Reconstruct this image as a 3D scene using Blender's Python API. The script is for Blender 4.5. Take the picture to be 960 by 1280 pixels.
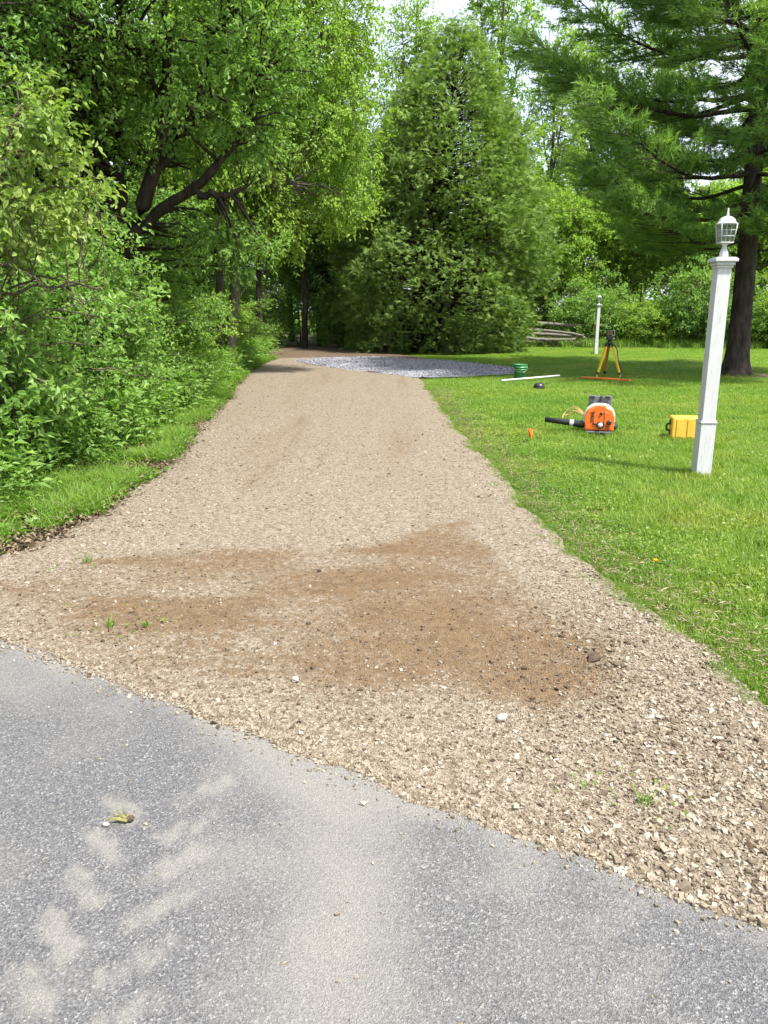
import bpy, bmesh, math, random
import numpy as np
from mathutils import Vector, Matrix

for o in list(bpy.data.objects):
    bpy.data.objects.remove(o, do_unlink=True)
SC = bpy.context.scene
COL = SC.collection
R = math.radians

# ------------------------------------------------------------------ camera
cam_d = bpy.data.cameras.new('camera')
cam = bpy.data.objects.new('camera', cam_d)
COL.objects.link(cam)
cam.location = (0, 0, 1.55)
cam.rotation_euler = (R(90 - 14.5), 0, 0)
cam_d.sensor_fit = 'VERTICAL'
cam_d.angle_y = 2 * math.atan(640 / 967)
cam_d.clip_start = 0.05
cam_d.clip_end = 2000
SC.camera = cam

# ------------------------------------------------------------------ sky and sun
SUN_AZ, SUN_EL = R(129), R(60)          # azimuth clockwise from +Y
world = bpy.data.worlds.new('World')
SC.world = world
world.use_nodes = True
wn, wl = world.node_tree.nodes, world.node_tree.links
wn.clear()
sky = wn.new('ShaderNodeTexSky')
sky.sky_type = 'NISHITA'
sky.sun_disc = False
sky.sun_elevation = SUN_EL
sky.sun_rotation = SUN_AZ
sky.air_density = 1.0
sky.dust_density = 3.0
sky.ozone_density = 1.0
wbg = wn.new('ShaderNodeBackground')
wbg.inputs[1].default_value = 0.15
wout = wn.new('ShaderNodeOutputWorld')
# thin bright cloud over the whole sky
wtc = wn.new('ShaderNodeTexCoord')
wno = wn.new('ShaderNodeTexNoise'); wno.inputs['Scale'].default_value = 2.2; wno.inputs['Detail'].default_value = 6
wl.new(wtc.outputs['Generated'], wno.inputs['Vector'])
wmr = wn.new('ShaderNodeMapRange'); wmr.inputs[1].default_value = 0.3; wmr.inputs[2].default_value = 0.65; wmr.inputs[3].default_value = 0.45; wmr.inputs[4].default_value = 0.95
wl.new(wno.outputs[0], wmr.inputs[0])
wmx = wn.new('ShaderNodeMix'); wmx.data_type = 'RGBA'
wmx.inputs[7].default_value = (2.75, 2.95, 3.3, 1)
wl.new(wmr.outputs[0], wmx.inputs[0]); wl.new(sky.outputs[0], wmx.inputs[6])
wl.new(wmx.outputs[2], wbg.inputs[0])
wl.new(wbg.outputs[0], wout.inputs[0])

to_sun = Vector((math.sin(SUN_AZ) * math.cos(SUN_EL), math.cos(SUN_AZ) * math.cos(SUN_EL), math.sin(SUN_EL)))
sun_d = bpy.data.lights.new('sun', 'SUN')
sun_d.energy = 3.4
sun_d.angle = R(3.0)
sun_d.color = (1.0, 0.955, 0.88)
sun = bpy.data.objects.new('sun', sun_d)
COL.objects.link(sun)
sun.location = (10, -10, 30)
sun.rotation_euler = (-to_sun).to_track_quat('-Z', 'Y').to_euler()

SC.view_settings.view_transform = 'Standard'
SC.view_settings.look = 'None'
SC.view_settings.gamma = 1.0
SC.view_settings.use_curve_mapping = False
SC.view_settings.exposure = 1.68
SC.cycles.use_denoising = True
SC.cycles.max_bounces = 6
SC.cycles.transmission_bounces = 6
SC.cycles.diffuse_bounces = 3

# ------------------------------------------------------------------ small helpers
def _hash(ix, iy, seed):
    h = (ix.astype(np.int64) * 374761393 + iy.astype(np.int64) * 668265263 + seed * 974634541) & 0xffffffff
    h = ((h ^ (h >> 13)) * 1274126177) & 0xffffffff
    return ((h ^ (h >> 16)) & 0xffff) / 65535.0

def vnoise(x, y, seed=0):
    x = np.asarray(x, float); y = np.asarray(y, float)
    ix = np.floor(x); iy = np.floor(y)
    fx = x - ix; fy = y - iy
    fx = fx * fx * (3 - 2 * fx); fy = fy * fy * (3 - 2 * fy)
    a = _hash(ix, iy, seed); b = _hash(ix + 1, iy, seed)
    c = _hash(ix, iy + 1, seed); d = _hash(ix + 1, iy + 1, seed)
    return (a * (1 - fx) + b * fx) * (1 - fy) + (c * (1 - fx) + d * fx) * fy

def fbm(x, y, seed=0, octv=4):
    s = 0; a = 0.5; t = 0
    for k in range(octv):
        s = s + a * vnoise(x * 2 ** k, y * 2 ** k, seed + k * 17)
        t += a; a *= 0.5
    return s / t

def smooth(a, b, x):
    t = np.clip((x - a) / (b - a), 0, 1)
    return t * t * (3 - 2 * t)

def norm(v):
    return v / np.maximum(np.linalg.norm(v, axis=-1, keepdims=True), 1e-9)

def link(name, me, mat=None, parent=None):
    o = bpy.data.objects.new(name, me)
    COL.objects.link(o)
    if mat is not None and me is not None:
        for m in (mat if isinstance(mat, (list, tuple)) else [mat]):
            me.materials.append(m)
    if parent is not None:
        o.parent = parent
    return o

def tag(o, label=None, cat=None, group=None, kind=None):
    if label: o['label'] = label
    if cat: o['category'] = cat
    if group: o['group'] = group
    if kind: o['kind'] = kind
    return o

def thing(name, label, cat, loc=(0, 0, 0), rz=0.0, group=None):
    o = bpy.data.objects.new(name, None)
    COL.objects.link(o)
    o.location = loc
    o.rotation_euler = (0, 0, rz)
    o.empty_display_size = 0.1
    return tag(o, label, cat, group)

def np_mesh(name, V, F, smooth_sh=False, attrs=None):
    """V (n,3), F (m,k) all faces with the same number of corners; attrs: name -> (domain, values)"""
    V = np.ascontiguousarray(V, dtype=np.float32); F = np.ascontiguousarray(F, dtype=np.int32)
    me = bpy.data.meshes.new(name)
    m, k = F.shape
    me.vertices.add(len(V)); me.vertices.foreach_set('co', V.ravel())
    me.loops.add(m * k); me.loops.foreach_set('vertex_index', F.ravel())
    me.polygons.add(m)
    me.polygons.foreach_set('loop_start', np.arange(0, m * k, k, dtype=np.int32))
    me.polygons.foreach_set('use_smooth', np.full(m, smooth_sh, dtype=bool))
    me.update(calc_edges=True)
    for an, (dom, val) in (attrs or {}).items():
        at = me.attributes.new(an, 'FLOAT', dom)
        at.data.foreach_set('value', np.ascontiguousarray(val, dtype=np.float32))
    return me

def join_np(parts):
    """parts: list of (V,F,tint) with equal k"""
    Vs, Fs, Ts, off = [], [], [], 0
    for V, F, T in parts:
        Vs.append(V); Fs.append(F + off); Ts.append(T); off += len(V)
    return np.concatenate(Vs), np.concatenate(Fs), np.concatenate(Ts)

def tubes(P, Rr, k=4):
    """P (N,m,3) polylines, Rr (N,m) radii -> V, F(quads)"""
    N, m, _ = P.shape
    T = np.gradient(P, axis=1)
    T = norm(T)
    ref = np.where(np.abs(T[..., 2:3]) > 0.9, np.array([1.0, 0, 0]), np.array([0, 0, 1.0]))
    A = norm(np.cross(T, ref)); B = np.cross(T, A)
    ang = np.arange(k) * 2 * math.pi / k
    V = P[:, :, None, :] + Rr[:, :, None, None] * (A[:, :, None, :] * np.cos(ang)[None, None, :, None] + B[:, :, None, :] * np.sin(ang)[None, None, :, None])
    idx = np.arange(N * m * k).reshape(N, m, k)
    a = idx[:, :-1, :]; b = idx[:, 1:, :]
    F = np.stack([a, np.roll(a, -1, 2), np.roll(b, -1, 2), b], -1).reshape(-1, 4)
    return V.reshape(-1, 3), F

def spline(pts, n):
    """Catmull-Rom resampling of a list of points (any dimension)"""
    p = np.asarray(pts, float)
    p = np.vstack([2 * p[0] - p[1], p, 2 * p[-1] - p[-2]])
    t = np.linspace(0, len(p) - 3 - 1e-6, n)
    i = t.astype(int); f = (t - i)[:, None]
    p0, p1, p2, p3 = p[i], p[i + 1], p[i + 2], p[i + 3]
    return 0.5 * ((2 * p1) + (-p0 + p2) * f + (2 * p0 - 5 * p1 + 4 * p2 - p3) * f ** 2 + (-p0 + 3 * p1 - 3 * p2 + p3) * f ** 3)

# bmesh builder for made things
class MB:
    def __init__(s): s.bm = bmesh.new()
    def box(s, c, d, rot=None, bev=0.0, seg=2, taper=None):
        g = bmesh.ops.create_cube(s.bm, size=1.0)
        vs = g['verts']
        for v in vs:
            tz = 1.0
            if taper is not None and v.co.z > 0: tz = taper
            v.co = Vector((v.co.x * d[0] * tz, v.co.y * d[1] * tz, v.co.z * d[2]))
        if bev > 0:
            es = list({e for v in vs for e in v.link_edges})
            r = bmesh.ops.bevel(s.bm, geom=es, offset=bev, segments=seg, profile=0.6, affect='EDGES')
            vs = list({v for f in r['faces'] for v in f.verts} | {v for v in vs if v.is_valid})
            vs = list({w for v in vs for f in v.link_faces for w in f.verts})
        M = Matrix.Translation(Vector(c))
        if rot is not None: M = M @ rot.to_4x4()
        for v in vs: v.co = M @ v.co
        return s
    def lathe(s, prof, c=(0, 0, 0), n=24, rot=None, close=True):
        M = Matrix.Translation(Vector(c))
        if rot is not None: M = M @ rot.to_4x4()
        rings = []
        for (r, z) in prof:
            rings.append([s.bm.verts.new(M @ Vector((r * math.cos(2 * math.pi * i / n), r * math.sin(2 * math.pi * i / n), z))) for i in range(n)])
        for a, b in zip(rings, rings[1:]):
            for i in range(n):
                f = s.bm.faces.new((a[i], a[(i + 1) % n], b[(i + 1) % n], b[i])); f.smooth = True
        if close:
            if prof[0][0] > 1e-4: s.bm.faces.new(rings[0][::-1])
            if prof[-1][0] > 1e-4: s.bm.faces.new(rings[-1])
        return s
    def tube(s, pts, rad, n=10, caps=True):
        P = np.asarray(pts, float); m = len(P)
        rr = np.asarray(rad, float) if np.ndim(rad) else np.full(m, float(rad))
        V, F = tubes(P[None], rr[None], n)
        vs = [s.bm.verts.new(v) for v in V]
        for q in F:
            f = s.bm.faces.new([vs[i] for i in q]); f.smooth = True
        if caps:
            s.bm.faces.new(vs[:n][::-1]); s.bm.faces.new(vs[-n:])
        return s
    def prism(s, outline, y0, y1, M=None, bev=0.0):
        """outline in (x,z), extruded along y"""
        a = [s.bm.verts.new((x, y0, z)) for x, z in outline]
        b = [s.bm.verts.new((x, y1, z)) for x, z in outline]
        fs = [s.bm.faces.new(a[::-1]), s.bm.faces.new(b)]
        n = len(a)
        for i in range(n):
            fs.append(s.bm.faces.new((a[i], a[(i + 1) % n], b[(i + 1) % n], b[i])))
        vs = a + b
        if bev > 0:
            es = list(set(fs[0].edges) | set(fs[1].edges))
            r = bmesh.ops.bevel(s.bm, geom=es, offset=bev, segments=3, profile=0.6, affect='EDGES')
            vs = list({w for f in r['faces'] for w in f.verts} | {v for v in vs if v.is_valid})
            vs = list({w for v in vs for f in v.link_faces for w in f.verts})
        if M is not None:
            for v in vs: v.co = M @ v.co
        return s
    def build(s, name, mat, parent=None):
        bmesh.ops.recalc_face_normals(s.bm, faces=s.bm.faces)
        me = bpy.data.meshes.new(name)
        s.bm.to_mesh(me); s.bm.free()
        return link(name, me, mat, parent)

# ------------------------------------------------------------------ materials
def mat_new(name):
    m = bpy.data.materials.new(name); m.use_nodes = True
    nt = m.node_tree
    b = nt.nodes['Principled BSDF']
    return m, nt.nodes, nt.links, b

def ramp(N, stops, interp='LINEAR'):
    r = N.new('ShaderNodeValToRGB'); r.color_ramp.interpolation = interp
    e = r.color_ramp.elements
    while len(e) < len(stops): e.new(0.5)
    for el, (p, c) in zip(e, stops):
        el.position = p; el.color = (c[0], c[1], c[2], 1)
    return r

def noise_node(N, L, vec, scale, detail=4, rough=0.6):
    n = N.new('ShaderNodeTexNoise'); n.inputs['Scale'].default_value = scale
    n.inputs['Detail'].default_value = detail; n.inputs['Roughness'].default_value = rough
    if vec is not None: L.new(vec, n.inputs['Vector'])
    return n

def mixc(N, L, fac, a, b, mode='MIX'):
    m = N.new('ShaderNodeMix'); m.data_type = 'RGBA'; m.blend_type = mode
    for s, v in ((m.inputs[0], fac), (m.inputs[6], a), (m.inputs[7], b)):
        if isinstance(v, (int, float)): s.default_value = v
        elif isinstance(v, tuple): s.default_value = (*v, 1)
        else: L.new(v, s)
    return m.outputs[2]

def wpos(N):
    return N.new('ShaderNodeNewGeometry').outputs['Position']

def attr(N, name):
    a = N.new('ShaderNodeAttribute'); a.attribute_name = name
    return a.outputs['Fac']

def bump(N, L, h, strength, dist, bsdf):
    b = N.new('ShaderNodeBump'); b.inputs['Strength'].default_value = strength; b.inputs['Distance'].default_value = dist
    L.new(h, b.inputs['Height']); L.new(b.outputs[0], bsdf.inputs['Normal'])
    return b

def mat_plain(name, col, rough=0.5, spec=0.4, metal=0.0, var=0.12, scale=12.0, bmp=0.0):
    m, N, L, b = mat_new(name)
    tc = N.new('ShaderNodeTexCoord').outputs['Object']
    n = noise_node(N, L, tc, scale, 5)
    lo = tuple(c * (1 - var) for c in col); hi = tuple(min(1, c * (1 + var)) for c in col)
    r = ramp(N, [(0.3, lo), (0.7, hi)])
    L.new(n.outputs[0], r.inputs[0]); L.new(r.outputs[0], b.inputs['Base Color'])
    b.inputs['Roughness'].default_value = rough
    b.inputs['Specular IOR Level'].default_value = spec
    b.inputs['Metallic'].default_value = metal
    if bmp: bump(N, L, n.outputs[0], bmp, 0.004, b)
    return m

def mat_leaf(name, lo, mid, hi, transl=0.35, tcol=None, rough=0.45, spec=0.35, patch=False):
    m, N, L, b = mat_new(name)
    t = attr(N, 'tint')
    r = ramp(N, [(0.0, lo), (0.5, mid), (1.0, hi)])
    L.new(t, r.inputs[0])
    if patch:      # yellower and greener areas of the sward
        p = wpos(N)
        n1 = noise_node(N, L, p, 0.55, 4, 0.65)
        r1 = ramp(N, [(0.33, (0.74, 0.88, 0.72)), (0.52, (1.0, 1.0, 1.0)), (0.70, (1.42, 1.08, 1.35))]); L.new(n1.outputs[0], r1.inputs[0])
        n2 = noise_node(N, L, p, 3.5, 4, 0.65)
        r2 = ramp(N, [(0.35, (0.85, 0.88, 0.8)), (0.68, (1.18, 1.08, 1.15))]); L.new(n2.outputs[0], r2.inputs[0])
        pc = mixc(N, L, 1.0, r1.outputs[0], r2.outputs[0], 'MULTIPLY')
        class _O: outputs = [mixc(N, L, 1.0, r.outputs[0], pc, 'MULTIPLY')]
        r = _O
    b.inputs['Roughness'].default_value = rough; b.inputs['Specular IOR Level'].default_value = spec
    L.new(r.outputs[0], b.inputs['Base Color'])
    tr = N.new('ShaderNodeBsdfTranslucent')
    tc = mixc(N, L, 1.0, r.outputs[0], tcol or (1.25, 1.45, 0.55), 'MULTIPLY')
    L.new(tc, tr.inputs[0])
    mx = N.new('ShaderNodeMixShader'); mx.inputs[0].default_value = transl
    L.new(b.outputs[0], mx.inputs[1]); L.new(tr.outputs[0], mx.inputs[2])
    L.new(mx.outputs[0], N['Material Output'].inputs[0])
    return m

def mat_bark(name, lo, hi, scale=14.0, zs=0.25, strength=0.9):
    m, N, L, b = mat_new(name)
    mp = N.new('ShaderNodeMapping'); mp.inputs['Scale'].default_value = (1, 1, zs)
    L.new(N.new('ShaderNodeTexCoord').outputs['Object'], mp.inputs[0])
    n = noise_node(N, L, mp.outputs[0], scale, 6, 0.7)
    r = ramp(N, [(0.3, lo), (0.72, hi)])
    L.new(n.outputs[0], r.inputs[0]); L.new(r.outputs[0], b.inputs['Base Color'])
    b.inputs['Roughness'].default_value = 0.9; b.inputs['Specular IOR Level'].default_value = 0.15
    bump(N, L, n.outputs[0], strength, 0.03, b)
    return m

M = {}
M['leaf_green'] = mat_leaf('leaf_green', (0.082, 0.159, 0.035), (0.162, 0.275, 0.062), (0.264, 0.386, 0.103), 0.44, spec=0.2)
M['leaf_light'] = mat_leaf('leaf_light', (0.130, 0.213, 0.032), (0.222, 0.337, 0.054), (0.330, 0.450, 0.089), 0.46, spec=0.2)
M['leaf_yellow'] = mat_leaf('leaf_yellow', (0.099, 0.167, 0.031), (0.192, 0.277, 0.058), (0.340, 0.398, 0.120), 0.40, spec=0.25)
M['leaf_deep'] = mat_leaf('leaf_deep', (0.063, 0.131, 0.030), (0.124, 0.226, 0.054), (0.204, 0.311, 0.087), 0.42, spec=0.2)
M['leaf_shrub'] = mat_leaf('leaf_shrub', (0.091, 0.175, 0.035), (0.170, 0.290, 0.065), (0.274, 0.400, 0.108), 0.42, spec=0.2)
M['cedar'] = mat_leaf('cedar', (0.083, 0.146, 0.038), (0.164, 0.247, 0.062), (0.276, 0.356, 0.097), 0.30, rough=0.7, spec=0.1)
M['needles'] = mat_leaf('needles', (0.088, 0.167, 0.046), (0.166, 0.277, 0.073), (0.280, 0.393, 0.103), 0.34, rough=0.55, spec=0.12)
M['grass'] = mat_leaf('grass', (0.092, 0.175, 0.022), (0.167, 0.278, 0.037), (0.297, 0.371, 0.086), 0.42, patch=True)
M['weed'] = mat_leaf('weed', (0.085, 0.165, 0.022), (0.150, 0.255, 0.040), (0.260, 0.345, 0.085), 0.42)
M['dry_blades'] = mat_leaf('dry_blades', (0.080, 0.100, 0.022), (0.190, 0.195, 0.060), (0.340, 0.300, 0.140), 0.35)
M['litter'] = mat_leaf('litter', (0.060, 0.040, 0.025), (0.150, 0.105, 0.065), (0.300, 0.235, 0.160), 0.1, (1.2, 1.0, 0.7), 0.8)
M['bark_dark'] = mat_bark('bark_dark', (0.014, 0.011, 0.009), (0.060, 0.048, 0.038))
M['bark_grey'] = mat_bark('bark_grey', (0.050, 0.045, 0.036), (0.170, 0.150, 0.120))
M['bark_pine'] = mat_bark('bark_pine', (0.012, 0.010, 0.008), (0.085, 0.068, 0.055), 9.0, 0.3, 1.0)
M['twig'] = mat_bark('twig', (0.050, 0.042, 0.026), (0.150, 0.130, 0.090), 30.0, 1.0, 0.3)
M['log'] = mat_bark('log', (0.090, 0.080, 0.065), (0.210, 0.195, 0.165), 10.0, 1.0, 0.5)
M['log_end'] = mat_plain('log_end', (0.45, 0.36, 0.24), 0.9, 0.1, var=0.3, scale=30)

def mat_ground():
    m, N, L, b = mat_new('lawn_ground')
    p = wpos(N)
    n1 = noise_node(N, L, p, 0.35, 3); n2 = noise_node(N, L, p, 7.0, 6, 0.7); n3 = noise_node(N, L, p, 70.0, 4, 0.7)
    r1 = ramp(N, [(0.3, (0.085, 0.150, 0.016)), (0.7, (0.145, 0.220, 0.026))]); L.new(n1.outputs[0], r1.inputs[0])
    r2 = ramp(N, [(0.35, (0.6, 0.62, 0.5)), (0.7, (1.15, 1.1, 1.0))]); L.new(n2.outputs[0], r2.inputs[0])
    c = mixc(N, L, 1.0, r1.outputs[0], r2.outputs[0], 'MULTIPLY')
    r3 = ramp(N, [(0.35, (0.55, 0.55, 0.5)), (0.65, (1.2, 1.2, 1.1))]); L.new(n3.outputs[0], r3.inputs[0])
    c = mixc(N, L, 1.0, c, r3.outputs[0], 'MULTIPLY')
    n4 = noise_node(N, L, p, 2.2, 5, 0.7)
    r4 = ramp(N, [(0.45, (0, 0, 0)), (0.70, (0.8, 0.8, 0.8))]); L.new(n4.outputs[0], r4.inputs[0])
    c = mixc(N, L, r4.outputs[0], c, (0.130, 0.105, 0.055))
    L.new(c, b.inputs['Base Color']); b.inputs['Roughness'].default_value = 0.95; b.inputs['Specular IOR Level'].default_value = 0.1
    bump(N, L, n3.outputs[0], 0.9, 0.03, b)
    return m
M['ground'] = mat_ground()

def mat_soil(name, lo, hi, sc=9.0):
    m, N, L, b = mat_new(name)
    p = wpos(N)
    n2 = noise_node(N, L, p, sc, 8, 0.75); n3 = noise_node(N, L, p, 60.0, 4, 0.7)
    r = ramp(N, [(0.3, lo), (0.7, hi)]); L.new(n2.outputs[0], r.inputs[0])
    r3 = ramp(N, [(0.35, (0.6, 0.6, 0.6)), (0.65, (1.2, 1.2, 1.2))]); L.new(n3.outputs[0], r3.inputs[0])
    c = mixc(N, L, 1.0, r.outputs[0], r3.outputs[0], 'MULTIPLY')
    L.new(c, b.inputs['Base Color']); b.inputs['Roughness'].default_value = 0.95; b.inputs['Specular IOR Level'].default_value = 0.1
    bump(N, L, n3.outputs[0], 0.8, 0.03, b)
    return m
M['forest_floor'] = mat_soil('forest_floor', (0.030, 0.030, 0.014), (0.095, 0.075, 0.042))
M['dirt'] = mat_soil('dirt', (0.070, 0.050, 0.034), (0.170, 0.125, 0.088), 4.0)

def mat_drive():
    m, N, L, b = mat_new('driveway_gravel')
    p = wpos(N)
    d = attr(N, 'dirt')
    v = N.new('ShaderNodeTexVoronoi'); v.inputs['Scale'].default_value = 62.0; L.new(p, v.inputs['Vector'])
    v2 = N.new('ShaderNodeTexVoronoi'); v2.inputs['Scale'].default_value = 130.0; L.new(p, v2.inputs['Vector'])
    n = noise_node(N, L, p, 18.0, 6, 0.75)
    sep = N.new('ShaderNodeSeparateColor'); L.new(v.outputs['Color'], sep.inputs[0])
    sep2 = N.new('ShaderNodeSeparateColor'); L.new(v2.outputs['Color'], sep2.inputs[0])
    rs = ramp(N, [(0.0, (0.131, 0.102, 0.072)), (0.5, (0.207, 0.174, 0.130)), (1.0, (0.285, 0.248, 0.199))]); L.new(sep.outputs[0], rs.inputs[0])
    rs2 = ramp(N, [(0.0, (0.62, 0.60, 0.57)), (0.25, (0.93, 0.92, 0.91)), (1.0, (1.12, 1.12, 1.12))]); L.new(sep2.outputs[1], rs2.inputs[0])
    tan = mixc(N, L, 1.0, rs.outputs[0], rs2.outputs[0], 'MULTIPLY')
    rb = ramp(N, [(0.3, (0.098, 0.065, 0.036)), (0.7, (0.185, 0.128, 0.074))]); L.new(n.outputs[0], rb.inputs[0])
    brown = mixc(N, L, 0.6, rb.outputs[0], rs2.outputs[0], 'MULTIPLY')
    # granular edge: fines lie between the stones
    ng_ = noise_node(N, L, p, 30.0, 5, 0.75)
    sb = N.new('ShaderNodeMath'); sb.operation = 'MULTIPLY_ADD'; L.new(ng_.outputs[0], sb.inputs[0]); sb.inputs[1].default_value = 2.4; sb.inputs[2].default_value = -1.2
    ad = N.new('ShaderNodeMath'); ad.operation = 'ADD'; L.new(d, ad.inputs[0]); L.new(sb.outputs[0], ad.inputs[1])
    mr = N.new('ShaderNodeMapRange'); mr.interpolation_type = 'SMOOTHSTEP'; mr.inputs[1].default_value = 0.10; mr.inputs[2].default_value = 0.92; L.new(ad.outputs[0], mr.inputs[0])
    c = mixc(N, L, mr.outputs[0], tan, brown)
    L.new(c, b.inputs['Base Color']); b.inputs['Roughness'].default_value = 0.95; b.inputs['Specular IOR Level'].default_value = 0.12
    mh = N.new('ShaderNodeMath'); mh.operation = 'ADD'
    L.new(v2.outputs['Distance'], mh.inputs[0]); L.new(n.outputs[0], mh.inputs[1])
    bump(N, L, mh.outputs[0], 0.75, 0.012, b)
    return m
M['drive'] = mat_drive()

def mat_stone(name, lo, mid, hi):
    m, N, L, b = mat_new(name)
    t = attr(N, 'tint'); p = wpos(N)
    r = ramp(N, [(0.0, lo), (0.5, mid), (1.0, hi)]); L.new(t, r.inputs[0])
    n = noise_node(N, L, p, 160.0, 3)
    rn = ramp(N, [(0.3, (0.8, 0.79, 0.77)), (0.7, (1.12, 1.12, 1.1))]); L.new(n.outputs[0], rn.inputs[0])
    c = mixc(N, L, 1.0, r.outputs[0], rn.outputs[0], 'MULTIPLY')
    L.new(c, b.inputs['Base Color']); b.inputs['Roughness'].default_value = 0.85; b.inputs['Specular IOR Level'].default_value = 0.2
    return m
M['stone'] = mat_stone('stone', (0.067, 0.047, 0.029), (0.201, 0.167, 0.121), (0.380, 0.343, 0.284))
M['blue_stone'] = mat_stone('blue_stone', (0.15, 0.15, 0.172), (0.255, 0.255, 0.290), (0.39, 0.39, 0.43))

def mat_asphalt():
    m, N, L, b = mat_new('asphalt')
    p = wpos(N)
    dust = attr(N, 'dust')
    v = N.new('ShaderNodeTexVoronoi'); v.inputs['Scale'].default_value = 190.0; L.new(p, v.inputs['Vector'])
    v2 = N.new('ShaderNodeTexVoronoi'); v2.inputs['Scale'].default_value = 330.0; L.new(p, v2.inputs['Vector'])
    sep = N.new('ShaderNodeSeparateColor'); L.new(v.outputs['Color'], sep.inputs[0])
    sep2 = N.new('ShaderNodeSeparateColor'); L.new(v2.outputs['Color'], sep2.inputs[0])
    r = ramp(N, [(0.0, (0.064, 0.065, 0.069)), (0.55, (0.109, 0.110, 0.114)), (0.9, (0.156, 0.156, 0.157)), (1.0, (0.264, 0.254, 0.240))]); L.new(sep.outputs[0], r.inputs[0])
    r2 = ramp(N, [(0.0, (0.55, 0.56, 0.58)), (0.4, (0.95, 0.95, 0.96)), (1.0, (1.25, 1.25, 1.25))]); L.new(sep2.outputs[0], r2.inputs[0])
    a = mixc(N, L, 1.0, r.outputs[0], r2.outputs[0], 'MULTIPLY')
    dr = ramp(N, [(0.0, (0.150, 0.145, 0.136)), (1.0, (0.255, 0.242, 0.218))]); L.new(sep2.outputs[1], dr.inputs[0])
    ng_ = noise_node(N, L, p, 75.0, 5, 0.8)
    ma = N.new('ShaderNodeMath'); ma.operation = 'MULTIPLY_ADD'; L.new(ng_.outputs[0], ma.inputs[0]); ma.inputs[1].default_value = 1.3; ma.inputs[2].default_value = -0.65
    ad = N.new('ShaderNodeMath'); ad.operation = 'ADD'; L.new(dust, ad.inputs[0]); L.new(ma.outputs[0], ad.inputs[1])
    mr = N.new('ShaderNodeMapRange'); mr.interpolation_type = 'SMOOTHSTEP'; mr.inputs[1].default_value = -0.1; mr.inputs[2].default_value = 1.15; L.new(ad.outputs[0], mr.inputs[0])
    c = mixc(N, L, mr.outputs[0], a, dr.outputs[0])
    L.new(c, b.inputs['Base Color']); b.inputs['Roughness'].default_value = 0.85; b.inputs['Specular IOR Level'].default_value = 0.25
    mh = N.new('ShaderNodeMath'); mh.operation = 'ADD'
    L.new(v.outputs['Distance'], mh.inputs[0]); L.new(v2.outputs['Distance'], mh.inputs[1])
    bump(N, L, mh.outputs[0], 0.65, 0.006, b)
    return m
M['asphalt'] = mat_asphalt()

def mat_painted():
    m, N, L, b = mat_new('weathered_white_paint')
    mp = N.new('ShaderNodeMapping'); mp.inputs['Scale'].default_value = (6, 6, 0.8)
    L.new(N.new('ShaderNodeTexCoord').outputs['Object'], mp.inputs[0])
    n = noise_node(N, L, mp.outputs[0], 9.0, 7, 0.7)
    r = ramp(N, [(0.28, (0.276, 0.276, 0.253)), (0.43, (0.451, 0.455, 0.460)), (0.7, (0.515, 0.520, 0.524))])
    L.new(n.outputs[0], r.inputs[0]); L.new(r.outputs[0], b.inputs['Base Color'])
    b.inputs['Roughness'].default_value = 0.55
    bump(N, L, n.outputs[0], 0.25, 0.002, b)
    return m
M['white'] = mat_painted()
M['lantern_paint'] = mat_plain('lantern_paint', (0.40, 0.41, 0.41), 0.5, 0.4, var=0.2, scale=30)
M['black_plastic'] = mat_plain('black_plastic', (0.016, 0.017, 0.018), 0.4, 0.5)
M['grey_plastic'] = mat_plain('grey_plastic', (0.115, 0.125, 0.135), 0.5, 0.4)
M['orange_plastic'] = mat_plain('orange_plastic', (0.72, 0.135, 0.018), 0.35, 0.5, var=0.06)
M['white_plastic'] = mat_plain('white_plastic', (0.576, 0.560, 0.528), 0.4, 0.5, var=0.05)
M['label_grey'] = mat_plain('label_grey', (0.55, 0.56, 0.57), 0.5, 0.4)
M['yellow_plastic'] = mat_plain('yellow_plastic', (0.66, 0.40, 0.045), 0.5, 0.4, var=0.08)
M['tripod_yellow'] = mat_plain('tripod_yellow', (0.72, 0.44, 0.015), 0.45, 0.4, var=0.06)
M['tripod_brown'] = mat_plain('tripod_brown', (0.36, 0.17, 0.035), 0.55, 0.3, var=0.15)
M['metal'] = mat_plain('metal', (0.45, 0.44, 0.42), 0.35, 0.5, 0.8)
M['green_plastic'] = mat_plain('green_plastic', (0.045, 0.230, 0.075), 0.4, 0.5)
M['orange_board'] = mat_plain('orange_board', (0.62, 0.17, 0.035), 0.65, 0.3, var=0.2)
M['orange_flag'] = mat_plain('orange_flag', (0.85, 0.13, 0.015), 0.6, 0.3)
M['brown_metal'] = mat_plain('brown_metal', (0.12, 0.085, 0.055), 0.5, 0.4)
M['dandelion'] = mat_plain('dandelion', (0.75, 0.48, 0.01), 0.8, 0.1, var=0.2, scale=200)
M['orange_cord'] = mat_plain('orange_cord', (0.70, 0.36, 0.20), 0.6, 0.3)

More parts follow.
